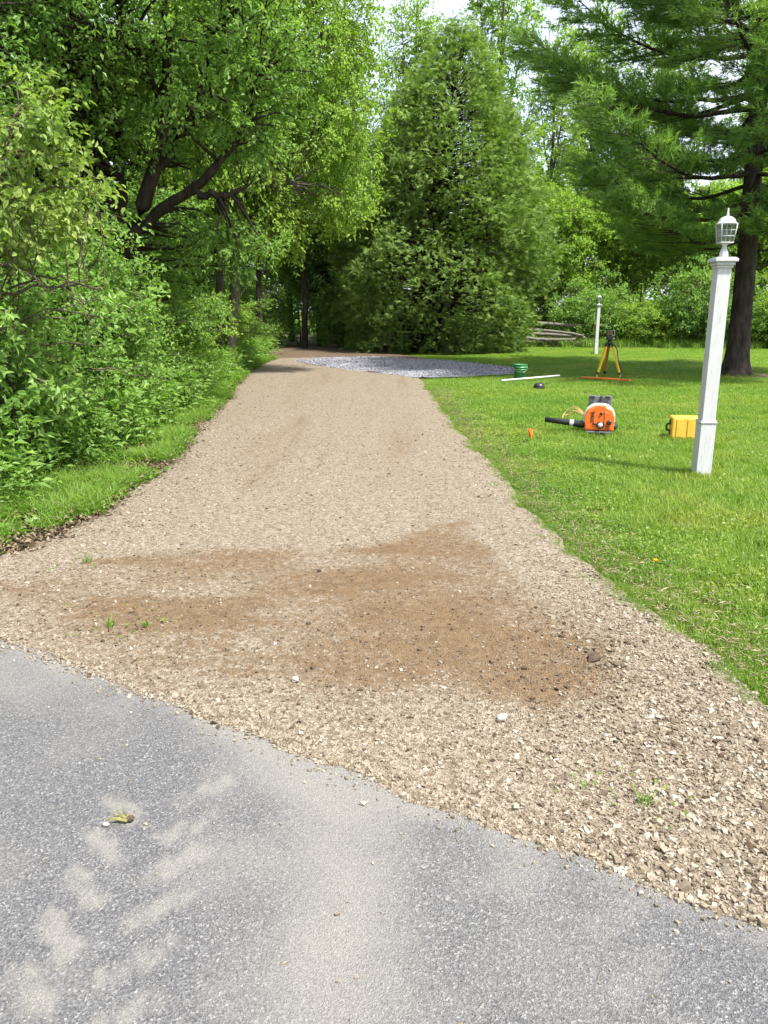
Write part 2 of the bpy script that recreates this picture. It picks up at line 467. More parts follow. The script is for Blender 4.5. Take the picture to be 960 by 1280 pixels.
def mat_glass():
    m, N, L, b = mat_new('lantern_glass')
    b.inputs['Base Color'].default_value = (0.80, 0.86, 0.86, 1)
    b.inputs['Roughness'].default_value = 0.08
    tr = N.new('ShaderNodeBsdfTransparent'); tr.inputs[0].default_value = (0.86, 0.92, 0.92, 1)
    tl = N.new('ShaderNodeBsdfTranslucent'); tl.inputs[0].default_value = (0.7, 0.76, 0.76, 1)
    gl = N.new('ShaderNodeBsdfGlossy'); gl.inputs['Roughness'].default_value = 0.06
    fr = N.new('ShaderNodeFresnel'); fr.inputs[0].default_value = 1.5
    m1 = N.new('ShaderNodeMixShader'); m1.inputs[0].default_value = 0.13
    m2 = N.new('ShaderNodeMixShader')
    L.new(tr.outputs[0], m1.inputs[1]); L.new(tl.outputs[0], m1.inputs[2])
    L.new(fr.outputs[0], m2.inputs[0]); L.new(m1.outputs[0], m2.inputs[1]); L.new(gl.outputs[0], m2.inputs[2])
    L.new(m2.outputs[0], N['Material Output'].inputs[0])
    return m
M['glass'] = mat_glass()

# ------------------------------------------------------------------ ground, driveway, asphalt
def axis_stations(fine_a, fine_b, step, far, grow=1.25):
    s = list(np.arange(fine_a, fine_b + 1e-6, step)); d = step
    while s[-1] < far: d *= grow; s.append(s[-1] + d)
    d = step
    while s[0] > -far: d *= grow; s.insert(0, s[0] - d)
    return np.array(s)

def grid_mesh(name, xs, ys, zfun):
    X, Y = np.meshgrid(xs, ys)
    Z = zfun(X, Y)
    ny, nx = X.shape
    i = np.arange(ny * nx).reshape(ny, nx)
    F = np.stack([i[:-1, :-1], i[:-1, 1:], i[1:, 1:], i[1:, :-1]], -1).reshape(-1, 4)
    return np_mesh(name, np.stack([X, Y, Z], -1).reshape(-1, 3), F, True)

gx = axis_stations(-12, 20, 0.5, 900); gy = axis_stations(-6, 50, 0.5, 900)
ground = link('ground', grid_mesh('ground', gx, gy, lambda x, y: -0.02 + 0 * x), M['ground'])
tag(ground, 'mown green lawn ground reaching to the woods', kind='structure')

# driveway stations: left and right edge points, front (asphalt) to back
LEFT = [(-3.75, 4.70), (-3.2, 4.70), (-2.75, 4.78), (-2.48, 4.90), (-2.36, 5.15), (-2.26, 5.52), (-2.27, 6.26), (-2.33, 7.03), (-2.28, 7.70), (-2.34, 8.73), (-2.52, 10.25), (-2.66, 11.89), (-2.92, 14.13), (-3.40, 18.39), (-3.70, 22.6), (-3.75, 26.2), (-3.6, 29.2)]
RIGHT = [(1.72, 1.22), (1.64, 1.75), (1.58, 2.25), (1.54, 2.72), (1.53, 3.07), (1.52, 3.38), (1.46, 3.70), (1.38, 4.08), (1.30, 4.55), (1.22, 5.20), (1.19, 6.30), (1.16, 7.10), (1.08, 8.70), (1.00, 10.6), (0.95, 14.0), (0.85, 18.2), (0.60, 28.6)]
LS = spline(LEFT, 260); RS = spline(RIGHT, 260)
# pull the front edge slightly over the asphalt
def edge_wob(P, seed, amp):
    s = np.concatenate([[0], np.cumsum(np.linalg.norm(np.diff(P, axis=0), axis=1))])
    return amp * ((fbm(s * 1.6, s * 0 + 3.3, seed, 4) - 0.5) * 2)
LS[:, 0] += edge_wob(LS, 5, 0.14); RS[:, 0] += edge_wob(RS, 9, 0.10)
NU = 150
U = np.linspace(0, 1, NU)[None, :, None]
DP = LS[:, None, :] * (1 - U) + RS[:, None, :] * U          # (260,150,2)
# ragged front lip on the asphalt
front = np.array([-0.535, -0.845])
lip = (fbm(U[0, :, 0] * 30, U[0, :, 0] * 0, 21, 4) - 0.42) * 0.10 + (vnoise(U[0, :, 0] * 150, U[0, :, 0] * 0, 23) - 0.5) * 0.02
for k in range(10):
    DP[k] += front[None] * (lip[:, None] * (1 - k / 10) ** 1.5)
DX, DY = DP[..., 0], DP[..., 1]
edge_d = np.minimum(np.linspace(0, 1, NU), 1 - np.linspace(0, 1, NU))[None, :] * 3.6
edge_d = np.minimum(edge_d, np.linspace(0, 260, 260)[:, None] * 0.05)
DZ = 0.0006 + 0.0016 * (fbm(DX * 22, DY * 22, 18, 2) - 0.5) + smooth(0, 0.22, edge_d) * (0.014 + 0.016 * (fbm(DX * 2.2, DY * 2.2, 3, 4) - 0.4)) + 0.004 * (fbm(DX * 14, DY * 14, 8, 3) - 0.5) * smooth(0, 0.1, edge_d)
def tracks(x, y):
    w1 = np.interp(y, [3, 5, 10, 18, 27], [-0.75, -0.9, -1.35, -2.0, -2.3]); w2 = np.interp(y, [3, 5, 10, 18, 27], [0.55, 0.4, 0.15, -0.2, -0.9])
    return np.exp(-((x - w1 - 0.10 * np.sin(y * 0.7)) / 0.17) ** 2) + np.exp(-((x - w2 - 0.10 * np.sin(y * 0.6 + 1)) / 0.17) ** 2)
DZ = DZ - 0.009 * tracks(DX, DY) * smooth(0, 0.3, edge_d) * smooth(3.2, 5.0, DY)
# dirt stains: brown moist fines spread across the front of the drive
def in_poly(px, py, poly):
    r = np.zeros(px.shape, bool); n = len(poly); j = n - 1
    for i in range(n):
        xi, yi = poly[i]; xj, yj = poly[j]
        c = ((yi > py) != (yj > py)) & (px < (xj - xi) * (py - yi) / (yj - yi + 1e-12) + xi)
        r ^= c; j = i
    return r
def poly_sdf(px, py, poly):
    d = np.full(px.shape, 1e9); n = len(poly)
    for i in range(n):
        ax, ay = poly[i]; bx, by = poly[(i + 1) % n]
        ex, ey = bx - ax, by - ay
        t = np.clip(((px - ax) * ex + (py - ay) * ey) / (ex * ex + ey * ey + 1e-12), 0, 1)
        d = np.minimum(d, np.hypot(px - ax - ex * t, py - ay - ey * t))
    return np.where(in_poly(px, py, poly), d, -d)
BROWN = [(-1.98, 4.67), (-1.34, 4.96), (-0.43, 5.0), (0.0, 5.19), (0.30, 5.55), (0.62, 5.75), (0.80, 4.93), (0.92, 4.17), (1.10, 3.6), (1.12, 3.23), (0.93, 2.93), (0.69, 2.73), (0.53, 2.90), (0.27, 3.0), (0.0, 2.86), (-0.42, 2.8), (-0.73, 2.93), (-1.2, 3.23), (-1.64, 3.5), (-2.02, 3.81), (-2.4, 4.3)]
DARK1 = [(-0.4, 3.75), (0.35, 3.95), (0.75, 3.7), (1.05, 3.45), (1.0, 3.05), (0.72, 2.78), (0.35, 2.95), (-0.1, 3.0), (-0.5, 3.3)]
DARK2 = [(-0.6, 4.3), (-0.2, 4.5), (0.3, 4.9), (0.45, 4.5), (0.2, 4.1), (-0.3, 4.0)]
def dirt_at(x, y):
    wx = x + 0.35 * (fbm(x * 1.7, y * 1.7, 31) - 0.5); wy = y + 0.35 * (fbm(x * 1.7, y * 1.7, 47) - 0.5)
    sb_ = poly_sdf(wx, wy, BROWN); cr_ = smooth(4.0, 4.7, y)
    a = (smooth(-0.03, 0.12, sb_) * cr_ + smooth(-0.22, 0.32, sb_) * (1 - cr_)) * (0.08 + 0.92 * fbm(x * 2.2 + 0.8 * y, y * 3.4, 55, 5))
    b = smooth(-0.14, 0.2, poly_sdf(wx, wy, DARK1)) * 0.30 + smooth(-0.12, 0.2, poly_sdf(wx, wy, DARK2)) * 0.25
    # crisp upper lip of the spread, streaks dragged along the drive
    c = smooth(0.52, 0.72, fbm(x * 0.9 + 3, y * 5.0, 61, 3)) * 0.22 * smooth(-0.1, 0.3, poly_sdf(wx, wy, BROWN))
    far = (smooth(0.55, 0.75, fbm(x * 2.6, y * 0.22, 71, 3)) * 0.22 + smooth(0.45, 0.7, fbm(x * 9.0, y * 0.45, 73, 3)) * 0.20) * smooth(5.0, 8.0, y)
    w1 = np.interp(y, [5, 10, 18, 27], [-0.9, -1.35, -2.0, -2.3]); w2 = np.interp(y, [5, 10, 18, 27], [0.35, 0.15, -0.2, -0.9])
    tr = (np.exp(-((x - w1 - 0.12 * np.sin(y * 0.7)) / 0.16) ** 2) + np.exp(-((x - w2 - 0.12 * np.sin(y * 0.6 + 1)) / 0.16) ** 2)) * smooth(4.8, 7, y) * (0.35 + 0.5 * fbm(x * 3, y * 0.4, 91, 3))
    return np.clip(a + b + c + far + 0.20 * tr, 0, 1)
D_dirt = dirt_at(DX, DY)
ii = np.arange(260 * NU).reshape(260, NU)
DF = np.stack([ii[:-1, :-1], ii[:-1, 1:], ii[1:, 1:], ii[1:, :-1]], -1).reshape(-1, 4)
drive = link('driveway', np_mesh('driveway', np.stack([DX, DY, DZ], -1).reshape(-1, 3), DF, True, {'dirt': ('POINT', D_dirt.ravel())}), M['drive'])
tag(drive, 'tan gravel driveway with brown dirt spread across its front', kind='structure')

# asphalt: a strip along the driveway's front edge, fine where it is seen
e0 = np.array([-1.87, 3.55]); e1 = np.array([1.0, 1.73])
ed = (e1 - e0) / np.linalg.norm(e1 - e0); en = np.array([ed[1], -ed[0]])      # towards the camera
if en[1] > 0: en = -en
su = axis_stations(-1.2, 4.6, 0.028, 60, 1.35)
sv = [-0.25]; dv = 0.02
while sv[-1] < 3.0: sv.append(sv[-1] + 0.028)
while sv[-1] < 7.0: dv *= 1.3; sv.append(sv[-1] + dv)
sv = np.array(sv)
SU, SV = np.meshgrid(su, sv)
wv = np.where(SV < -0.1, SV + 0.03 * (fbm(SU * 4, SU * 0 + 1, 77) - 0.5), SV)
AX = e0[0] + ed[0] * SU + en[0] * wv; AY = e0[1] + ed[1] * SU + en[1] * wv
AZ = -0.0005 + 0.0018 * (fbm(AX * 9, AY * 9, 19, 3) - 0.5) + 0.002 * (fbm(AX * 1.5, AY * 1.5, 12) - 0.5) - 0.01 * smooth(-0.1, -0.25, SV)
dn = fbm(AX * 2.6 + 7, AY * 2.6, 81, 5); dn2 = fbm(AX * 6, AY * 6, 83, 4)
dust = 0.10 + 0.48 * smooth(0.42, 0.72, dn) * (0.6 + 0.6 * dn2)
# pale powder band where the centre of the drive meets the asphalt and down the middle
t_al = SU
dust += 1.0 * np.exp(-((t_al - 1.95) / 0.48) ** 2) * smooth(0.34, 0.02, wv + 0.18 * (dn2 - 0.5))
dust += 0.95 * np.exp(-((AX + 0.14 + 0.16 * (dn2 - 0.5)) / 0.22) ** 2) * smooth(0.9, 0.2, dn) * smooth(-0.1, 0.1, wv)
dust += 0.25 * np.exp(-((AX - 0.45) / 0.22) ** 2 - ((AY - 1.55) / 0.35) ** 2)
dust += 0.55 * smooth(0.16, 0.0, wv + 0.12 * (dn2 - 0.5))
def lug(cx, cy, ang, l, w):
    dx, dy = AX - cx, AY - cy
    a = dx * math.cos(ang) + dy * math.sin(ang); c = -dx * math.sin(ang) + dy * math.cos(ang)
    q = (np.abs(a) / l) ** 6.0 + (np.abs(c) / w) ** 6.0
    return smooth(1.4, 0.5, q + 0.45 * (dn2 - 0.5)) * (0.7 + 0.5 * dn2)
brk = 0.45 + 0.75 * smooth(0.35, 0.62, fbm(AX * 26, AY * 26, 87, 3))
for k in range(6):
    dust += 0.75 * brk * lug(-0.84, 2.17 - 0.172 * k, R(-46), 0.10, 0.036)
    dust += 0.68 * brk * lug(-0.605, 2.26 - 0.172 * k, R(42), 0.11, 0.036)
for k in range(5):
    dust += 0.22 * lug(0.62, 1.72 - 0.19 * k, R(35), 0.11, 0.04)
dust = np.clip(dust, 0, 0.92)
jj = np.arange(AX.size).reshape(AX.shape)
AF = np.stack([jj[:-1, :-1], jj[1:, :-1], jj[1:, 1:], jj[:-1, 1:]], -1).reshape(-1, 4)
road = link('asphalt_road', np_mesh('asphalt_road', np.stack([AX, AY, AZ], -1).reshape(-1, 3), AF, True, {'dust': ('POINT', dust.ravel())}), M['asphalt'])
tag(road, 'grey asphalt with pale dust and tyre tread marks', kind='structure')

def sheet(name, poly, z, mat, label, seed=0, amp=0.15, n=220, mound=0.0):
    P = spline(list(poly) + [poly[0]], n)[:-1]
    c = P.mean(0)
    s = np.arange(len(P))
    P = P + norm(P - c) * ((fbm(s * 0.23, s * 0, seed) - 0.5) * 2 * amp)[:, None]
    rings = [P * f + c * (1 - f) for f in (1.0, 0.96, 0.85, 0.6, 0.3, 0.02)]
    V = []
    for k, rg in enumerate(rings):
        zz = z + (0.0 if k == 0 else 0.006 + mound * (1, .2, .6, 1, 1, 1)[k] + 0.01 * (fbm(rg[:, 0] * 2, rg[:, 1] * 2, seed + 3) - 0.5))
        V.append(np.column_stack([rg, zz * np.ones(len(rg))]))
    m = len(P); V = np.concatenate(V)
    idx = np.arange(len(V)).reshape(len(rings), m)
    a = idx[:-1]; b = idx[1:]
    F = np.stack([a, np.roll(a, -1, 1), np.roll(b, -1, 1), b], -1).reshape(-1, 4)
    o = link(name, np_mesh(name, V, F, True), mat)
    return tag(o, label, kind='structure')

FOREST = [(-2.3, 5.0), (-2.05, 6.2), (-2.1, 8.5), (-2.4, 11.5), (-3.0, 16), (-3.4, 21), (-3.5, 27), (-2.5, 32), (1.0, 34.5), (6, 37.2), (12, 37.0), (20, 35.0), (30, 33.5), (60, 34), (80, 70), (50, 100), (0, 110), (-50, 100), (-80, 60), (-60, 15), (-26, 4.5), (-12, 4.2), (-4.5, 4.9)]
sheet('forest_floor', FOREST, -0.012, M['forest_floor'], 'dark leaf litter floor under the trees', 4, 0.05, 700)
DIRT = [(-4.6, 26.5), (-4.7, 30), (-4.6, 35), (-2.5, 36.5), (-0.3, 34.5), (0.6, 30.0), (1.3, 27.0), (0.2, 26.4), (-1.5, 27.5), (-3.0, 27.2)]
sheet('dirt_patch', DIRT, 0.012, M['dirt'], 'brown bare dirt at the far end of the driveway', 6, 0.25, 200, 0.03)
PATCH = [(-2.84, 25.2), (-2.2, 26.8), (-0.3, 27.3), (2.0, 25.3), (3.1, 23.2), (3.75, 21.6), (3.5, 20.2), (2.4, 19.5), (0.9, 19.0), (0.0, 20.2), (-1.6, 22.6)]
M['blue_ground'] = mat_soil('blue_ground', (0.18, 0.182, 0.205), (0.33, 0.332, 0.365), 40.0)
sheet('gravel_patch', PATCH, 0.02, M['blue_ground'], 'pale blue grey crushed stone patch beside the lawn', 8, 0.2, 220, 0.03)

# loose stones
def stones_mesh(name, XY, Z, S, rng, mat, tint_fun, smooth_sh=False):
    n = len(XY)
    cube = np.array([[-1, -1, -1], [1, -1, -1], [1, 1, -1], [-1, 1, -1], [-1, -1, 1], [1, -1, 1], [1, 1, 1], [-1, 1, 1]], float) * 0.5
    faces = np.array([[0, 3, 2, 1], [4, 5, 6, 7], [0, 1, 5, 4], [1, 2, 6, 5], [2, 3, 7, 6], [3, 0, 4, 7]])
    V = np.repeat(cube[None], n, 0) * rng.uniform(0.45, 1.25, (n, 8, 1)) + rng.normal(0, 0.10, (n, 8, 3))
    V *= S[:, None, None] * np.stack([rng.uniform(0.85, 1.35, n), rng.uniform(0.75, 1.15, n), rng.uniform(0.5, 0.9, n)], -1)[:, None, :]
    a = rng.uniform(0, 6.283, n); tl = rng.normal(0, 0.45, n)
    ct, st = np.cos(tl), np.sin(tl)
    x, y, z = V[..., 0], V[..., 1], V[..., 2]
    x, z = x * ct[:, None] + z * st[:, None], -x * st[:, None] + z * ct[:, None]
    ca, sa = np.cos(a)[:, None], np.sin(a)[:, None]
    x, y = x * ca - y * sa, x * sa + y * ca
    V = np.stack([x + XY[:, :1], y + XY[:, 1:2], z + (Z + S * 0.12)[:, None]], -1)
    F = (faces[None] + (np.arange(n) * 8)[:, None, None]).reshape(-1, 4)
    t = np.repeat(np.clip(tint_fun(n), 0, 1), 6)
    return link(name, np_mesh(name, V.reshape(-1, 3), F, smooth_sh, {'tint': ('FACE', t)}), mat)

def bilerp(uu, vv, A):
    fu = uu * (A.shape[1] - 1.001); fv = vv * (A.shape[0] - 1.001)
    iu = fu.astype(int); iv = fv.astype(int); fu = fu - iu; fv = fv - iv
    return (A[iv, iu] * (1 - fu) + A[iv, iu + 1] * fu) * (1 - fv) + (A[iv + 1, iu] * (1 - fu) + A[iv + 1, iu + 1] * fu) * fv

rng = np.random.default_rng(11)
cand = 900000
uu, vv = rng.random(cand), rng.random(cand) ** 1.0
# local area weighting
cell = np.abs(np.gradient(DX, axis=1) * np.gradient(DY, axis=0) - np.gradient(DX, axis=0) * np.gradient(DY, axis=1))
X, Y, Z, AR = bilerp(uu, vv, DX), bilerp(uu, vv, DY), bilerp(uu, vv, DZ), bilerp(uu, vv, cell)
DI = bilerp(uu, vv, D_dirt)
dist = np.hypot(X, Y)
dens = 10500 * np.clip(2.7 / dist, 0, 1.0) ** 3.0            # stones per m2
coarse = 0.50 + 0.8 * smooth(0.1, 1.3, X - 0.15 * (Y - 2)) * smooth(5.5, 3.0, Y) + 0.35 * smooth(-0.6, -2.0, X) + 0.3 * smooth(0.7, 1.1, X)
dens *= (1 - 0.55 * tracks(X, Y) * smooth(3.5, 5.5, Y)) * np.clip(coarse, 0.2, 1.2) * (1 - 0.45 * DI)
cand_dens = cand / (260 * 150) / AR
keep = (rng.random(cand) < dens / cand_dens) & (dist < 27) & (np.abs(X) < 0.56 * Y + 0.6)
X, Y, Z, DI, dist, coarse = X[keep], Y[keep], Z[keep], DI[keep], dist[keep], coarse[keep]
n = len(X)
S = np.exp(rng.normal(math.log(0.0054), 0.46, n)) * (0.75 + 0.45 * np.clip(coarse, 0, 1.2)) * np.clip(dist / 5.0, 1, 1.7)
S = np.clip(S, 0.003, 0.020)
st = stones_mesh('loose_gravel', np.column_stack([X, Y]), Z, S, rng, M['stone'], lambda n: 0.50 + rng.normal(0, 0.25, n) - 0.27 * DI)
tag(st, 'loose crushed tan stone strewn over the driveway', 'gravel', kind='stuff')
print('stones', n)
# spill over the asphalt lip
n = 4200
tu = rng.uniform(-0.6, 4.2, n); tv = np.abs(rng.exponential(0.035, n)) + rng.uniform(-0.06, 0.03, n)
nn = 260
tu = np.concatenate([tu, rng.uniform(0, 4, nn)]); tv = np.concatenate([tv, rng.uniform(0, 1.6, nn)]); n += nn
XY = e0[None] + ed[None] * tu[:, None] + en[None] * tv[:, None]
S = np.clip(np.exp(rng.normal(math.log(0.0065), 0.4, n)), 0.003, 0.018); S[-nn:] *= 0.55
st = stones_mesh('spilled_gravel', XY, np.full(n, 0.002), S, rng, M['stone'], lambda n: 0.55 + rng.normal(0, 0.2, n))
tag(st, 'small stones spilled along the asphalt edge', 'gravel', kind='stuff')
# crushed blue stone patch
n = 12000
px_ = rng.uniform(-3.2, 4.2, n); py_ = rng.uniform(18.5, 28, n)
k = poly_sdf(px_, py_, PATCH) > -0.12 + 0.2 * rng.random(n)
px_, py_ = px_[k], py_[k]; n = len(px_)
st = stones_mesh('crushed_stone', np.column_stack([px_, py_]), np.full(n, 0.045) + 0.012 * smooth(0, 1, poly_sdf(px_, py_, PATCH)), rng.uniform(0.018, 0.042, n), rng, M['blue_stone'], lambda n: 0.5 + rng.normal(0, 0.22, n))
tag(st, 'blue grey crushed stone pieces on the gravel patch', 'gravel', kind='stuff')

# ------------------------------------------------------------------ foliage builders
def leaf_quads(P, A, Nn, L, W, rng, fold=0.25, droop=0.12):
    A = norm(A); S = norm(np.cross(A, Nn)); Nn = np.cross(S, A)
    L = L[:, None]; W = W[:, None]
    mid = P + A * L * 0.42
    v1 = mid + S * W * 0.5 + Nn * W * fold
    v3 = mid - S * W * 0.5 + Nn * W * fold
    v2 = P + A * L - Nn * L * droop
    n = len(P)
    V = np.stack([P, v1, v2, v3], 1).reshape(-1, 3)
    F = np.arange(n * 4).reshape(n, 4)
    return V, F

def leaf_ovate(P, A, Nn, L, W, rng, fold=0.25, droop=0.12):
    """rounded pointed leaf: two quads folded about the midrib"""
    A = norm(A); S = norm(np.cross(A, Nn)); Nn = np.cross(S, A)
    L = L[:, None]; W = W[:, None]
    q = [P]
    for f, w, s_ in ((0.28, 0.46, 1), (0.66, 0.40, 1), (1.0, 0.0, 0), (0.66, 0.40, -1), (0.28, 0.46, -1)):
        q.append(P + A * L * f + S * W * w * s_ + Nn * W * fold * abs(s_) - Nn * L * droop * f * f)
    n = len(P)
    V = np.stack(q, 1).reshape(-1, 3)
    i = (np.arange(n) * 6)[:, None, None]
    F = (i + np.array([[[0, 1, 2, 3], [0, 3, 4, 5]]])).reshape(-1, 4)
    return V, F

def rand_unit(rng, n):
    return norm(rng.normal(size=(n, 3)))

def dart(ells, n, mind, rng, shell=0.35, zmin=0.05, gap=0.0, gseed=0):
    """clump centres in a union of ellipsoids (cx,cy,cz,rx,ry,rz), no two nearer than mind"""
    E = np.array(ells, float)
    w = E[:, 3] * E[:, 4] * E[:, 5]; w = w ** 0.8; w /= w.sum()
    out = np.zeros((0, 3)); outw = np.zeros((0, 3))
    tries = 0
    pts = np.empty((n, 3)); out_d = np.empty((n, 3)); c = 0
    while c < n and tries < 40:
        tries += 1
        m = 2000
        e = rng.choice(len(E), m, p=w)
        d = rand_unit(rng, m); r = (shell ** 3 + (1 - shell ** 3) * rng.random(m)) ** (1 / 3)
        q = E[e, :3] + d * r[:, None] * E[e, 3:]
        if gap > 0:
            g = fbm(q[:, 0] * 0.9 + q[:, 1] * 0.31 + 50, q[:, 2] * 0.9 + q[:, 1] * 0.5 + 50, gseed, 3)
            ok = g > gap
        else:
            ok = np.ones(m, bool)
        ok &= q[:, 2] > zmin
        for i in np.nonzero(ok)[0]:
            if c >= n: break
            if c == 0 or np.min(np.sum((pts[:c] - q[i]) ** 2, 1)) > mind * mind:
                pts[c] = q[i]; out_d[c] = d[i]; c += 1
    return pts[:c], out_d[:c]

def crown(cl, outd, rng, clump_r, twigs, leaves, ll, lw, up=0.9, droop=0.12, flat=0.6, hang=0.0, tintbase=0.5, ovate=False):
    """leaf mesh arrays + twig tubes for clump centres"""
    n = len(cl)
    d = norm(rand_unit(rng, n * twigs).reshape(n, twigs, 3) * np.array([1, 1, flat]) + outd[:, None, :] * 0.55 + np.array([0, 0, 0.12 - hang]))
    tl = clump_r * rng.uniform(0.55, 1.15, (n, twigs, 1))
    base = cl[:, None, :] - outd[:, None, :] * clump_r * 0.35 + rng.normal(0, clump_r * 0.12, (n, twigs, 3))
    tip = base + d * tl + np.array([0, 0, -1.0]) * tl * (0.12 + hang * 0.5)
    midp = base + d * tl * 0.5
    tw_P = np.stack([base, midp * 0.4 + tip * 0.6], 2).reshape(n * twigs, 2, 3)[::2]
    tw_R = np.tile(np.array([0.0055, 0.002]) * max(0.5, min(2.0, clump_r / 0.45)), (len(tw_P), 1))
    t = (np.arange(leaves) + 0.6) / leaves
    t = 0.18 + 0.85 * t
    t = t[None, None, :, None] + rng.normal(0, 0.05, (n, twigs, leaves, 1))
    P = (1 - t) ** 2 * base[:, :, None] + 2 * t * (1 - t) * midp[:, :, None] + t * t * tip[:, :, None]
    P = P + rng.normal(0, ll * 0.30, P.shape)
    dd = np.broadcast_to(d[:, :, None, :], P.shape)
    A = dd * 0.6 + rng.normal(0, 0.6, P.shape) + np.array([0, 0, -0.25 - hang * 0.8])
    Nn = rng.normal(0, 0.55, P.shape) + np.array([0, 0, up]) + outd[:, None, None, :] * 0.45
    ctint = rng.normal(0, 0.10, (n, 1, 1)) + rng.normal(0, 0.08, (n, twigs, 1))
    # young growth at the twig tips is lighter
    tint = tintbase + ctint + 0.16 * (t[..., 0] - 0.6) + rng.normal(0, 0.13, (n, twigs, leaves))
    m = n * twigs * leaves
    L = ll * rng.uniform(0.6, 1.25, m); W = lw * rng.uniform(0.7, 1.2, m)
    tint = np.clip(tint.reshape(m), 0, 1)
    V, F = (leaf_ovate if ovate else leaf_quads)(P.reshape(m, 3), A.reshape(m, 3), Nn.reshape(m, 3), L, W, rng, 0.22, droop)
    return V, F, (np.repeat(tint, 2) if ovate else tint), tw_P, tw_R

def skeleton_points(polys):
    P = np.concatenate([np.asarray(p)[:, :3] for p in polys]); Rd = np.concatenate([np.asarray(p)[:, 3] for p in polys])
    return P, Rd

def connect(cl, polys, rng, r0=0.03, m=6, bend=0.25):
    """curved branchlets from the nearest lower skeleton point to each clump"""
    P, Rd = skeleton_points(polys)
    q = []
    for c in cl:
        d = P - c
        cost = np.linalg.norm(d, axis=1) + 1.2 * np.maximum(0, d[:, 2]) + 0.15 * Rd * 10
        q.append(int(np.argmin(cost)))
    A = P[q]; ra = np.minimum(Rd[q] * 0.7, r0 * (0.5 + np.linalg.norm(cl - A, axis=1) * 0.35))
    t = np.linspace(0, 1, m)[None, :, None]
    ctrl = A * 0.5 + cl * 0.5 + np.array([0, 0, 1.0]) * (np.linalg.norm(cl - A, axis=1) * bend)[:, None] * rng.uniform(-0.3, 1, (len(cl), 1)) + rng.normal(0, 0.08, cl.shape) * np.linalg.norm(cl - A, axis=1)[:, None]
    B = (1 - t) ** 2 * A[:, None] + 2 * t * (1 - t) * ctrl[:, None] + t * t * cl[:, None]
    B = B + rng.normal(0, 0.02, B.shape) * (t > 0) * (t < 1)
    Rr = ra[:, None] * (1 - t[..., 0]) + 0.006 * t[..., 0]
    return B, Rr

def limb(pts, n=14, wob=0.03, rng=None):
    P = spline(pts, n)
    if rng is not None:
        P[1:-1, :3] += rng.normal(0, wob, (n - 2, 3)) * np.clip(P[1:-1, 3:4] * 8, 0.3, 1)
    return P

def tube_obj(name, polys, k, mat, parent, flare=None):
    Vs, Fs, off = [], [], 0
    for p in polys:
        p = np.asarray(p)
        V, F = tubes(p[None, :, :3], p[None, :, 3], k)
        Vs.append(V); Fs.append(F + off); off += len(V)
    return link(name, np_mesh(name, np.concatenate(Vs), np.concatenate(Fs), True), mat, parent)

def build_tree(seed, trunk, limbs, ells, nclump, clump_r, twigs, leaves, ll, lw, leafmat, barkmat, name, label, cat='tree', loc=(0, 0, 0), rz=0, group=None,
               shell=0.35, gap=0.0, mind=None, hang=0.0, up=0.9, tintbase=0.5, r0=0.03, flat=0.6, trunk_k=10, zmin=0.3, stem_name='trunk', wild=0.0, ovate=False, holes=()):
    rng = np.random.default_rng(seed)
    t = thing(name, label, cat, loc, rz, group)
    trunks = [limb(p, 18, 0.02, rng) for p in trunk]
    lim = [limb(p, 14, 0.05, rng) for p in limbs]
    for p in trunks:
        o = tube_obj(stem_name, [p], trunk_k, barkmat, t)
    cl, od = dart(ells, nclump, mind or clump_r * 0.75, rng, shell, zmin, gap, seed)
    for h_ in holes:     # open places in the crown
        k_ = (((cl - np.array(h_[:3])) / np.array(h_[3:])) ** 2).sum(1) > 1
        cl, od = cl[k_], od[k_]
    if wild > 0:     # shoots that stick out of the outline
        w = (rng.random(len(cl)) < 0.22)[:, None] * rng.uniform(0.2, 1.0, (len(cl), 1)) * wild
        cl = cl + w * (od * np.array([1, 1, 0.6]) + np.array([0, 0, 0.55]))
        cl[:, 2] = np.maximum(cl[:, 2], zmin)
    V, F, T, tp, tr = crown(cl, od, rng, clump_r, twigs, leaves, ll, lw, up, 0.12, flat, hang, tintbase, ovate)
    B, Br = connect(cl, trunks + lim, rng, r0)
    V1, F1 = tubes(B, Br, 4); V2, F2 = tubes(tp, tr, 3)
    parts = [(V1, F1), (V2, F2)]
    for p in lim: parts.append(tubes(p[None, :, :3], p[None, :, 3], 8))
    off = 0; Vs = []; Fs = []
    for a, b in parts: Vs.append(a); Fs.append(b + off); off += len(a)
    link('branches', np_mesh('branches', np.concatenate(Vs), np.concatenate(Fs), True), barkmat, t)
    link('crown', np_mesh('crown', V, F, False, {'tint': ('FACE', T)}), leafmat, t)
    return t

def copy_thing(src, loc, rz, sc, label, group=None, leafmat=None):
    r = src.copy(); COL.objects.link(r)
    r.location = loc; r.rotation_euler = (0, 0, rz); r.scale = (sc, sc, sc) if np.ndim(sc) == 0 else sc
    r['label'] = label
    if group: r['group'] = group
    for ch in src.children:
        c = ch.copy(); COL.objects.link(c); c.parent = r
        if leafmat is not None and ch.name.startswith('crown'):
            c.material_slots[0].link = 'OBJECT'; c.material_slots[0].material = leafmat
        for g in ch.children:
            d = g.copy(); COL.objects.link(d); d.parent = c
    return r

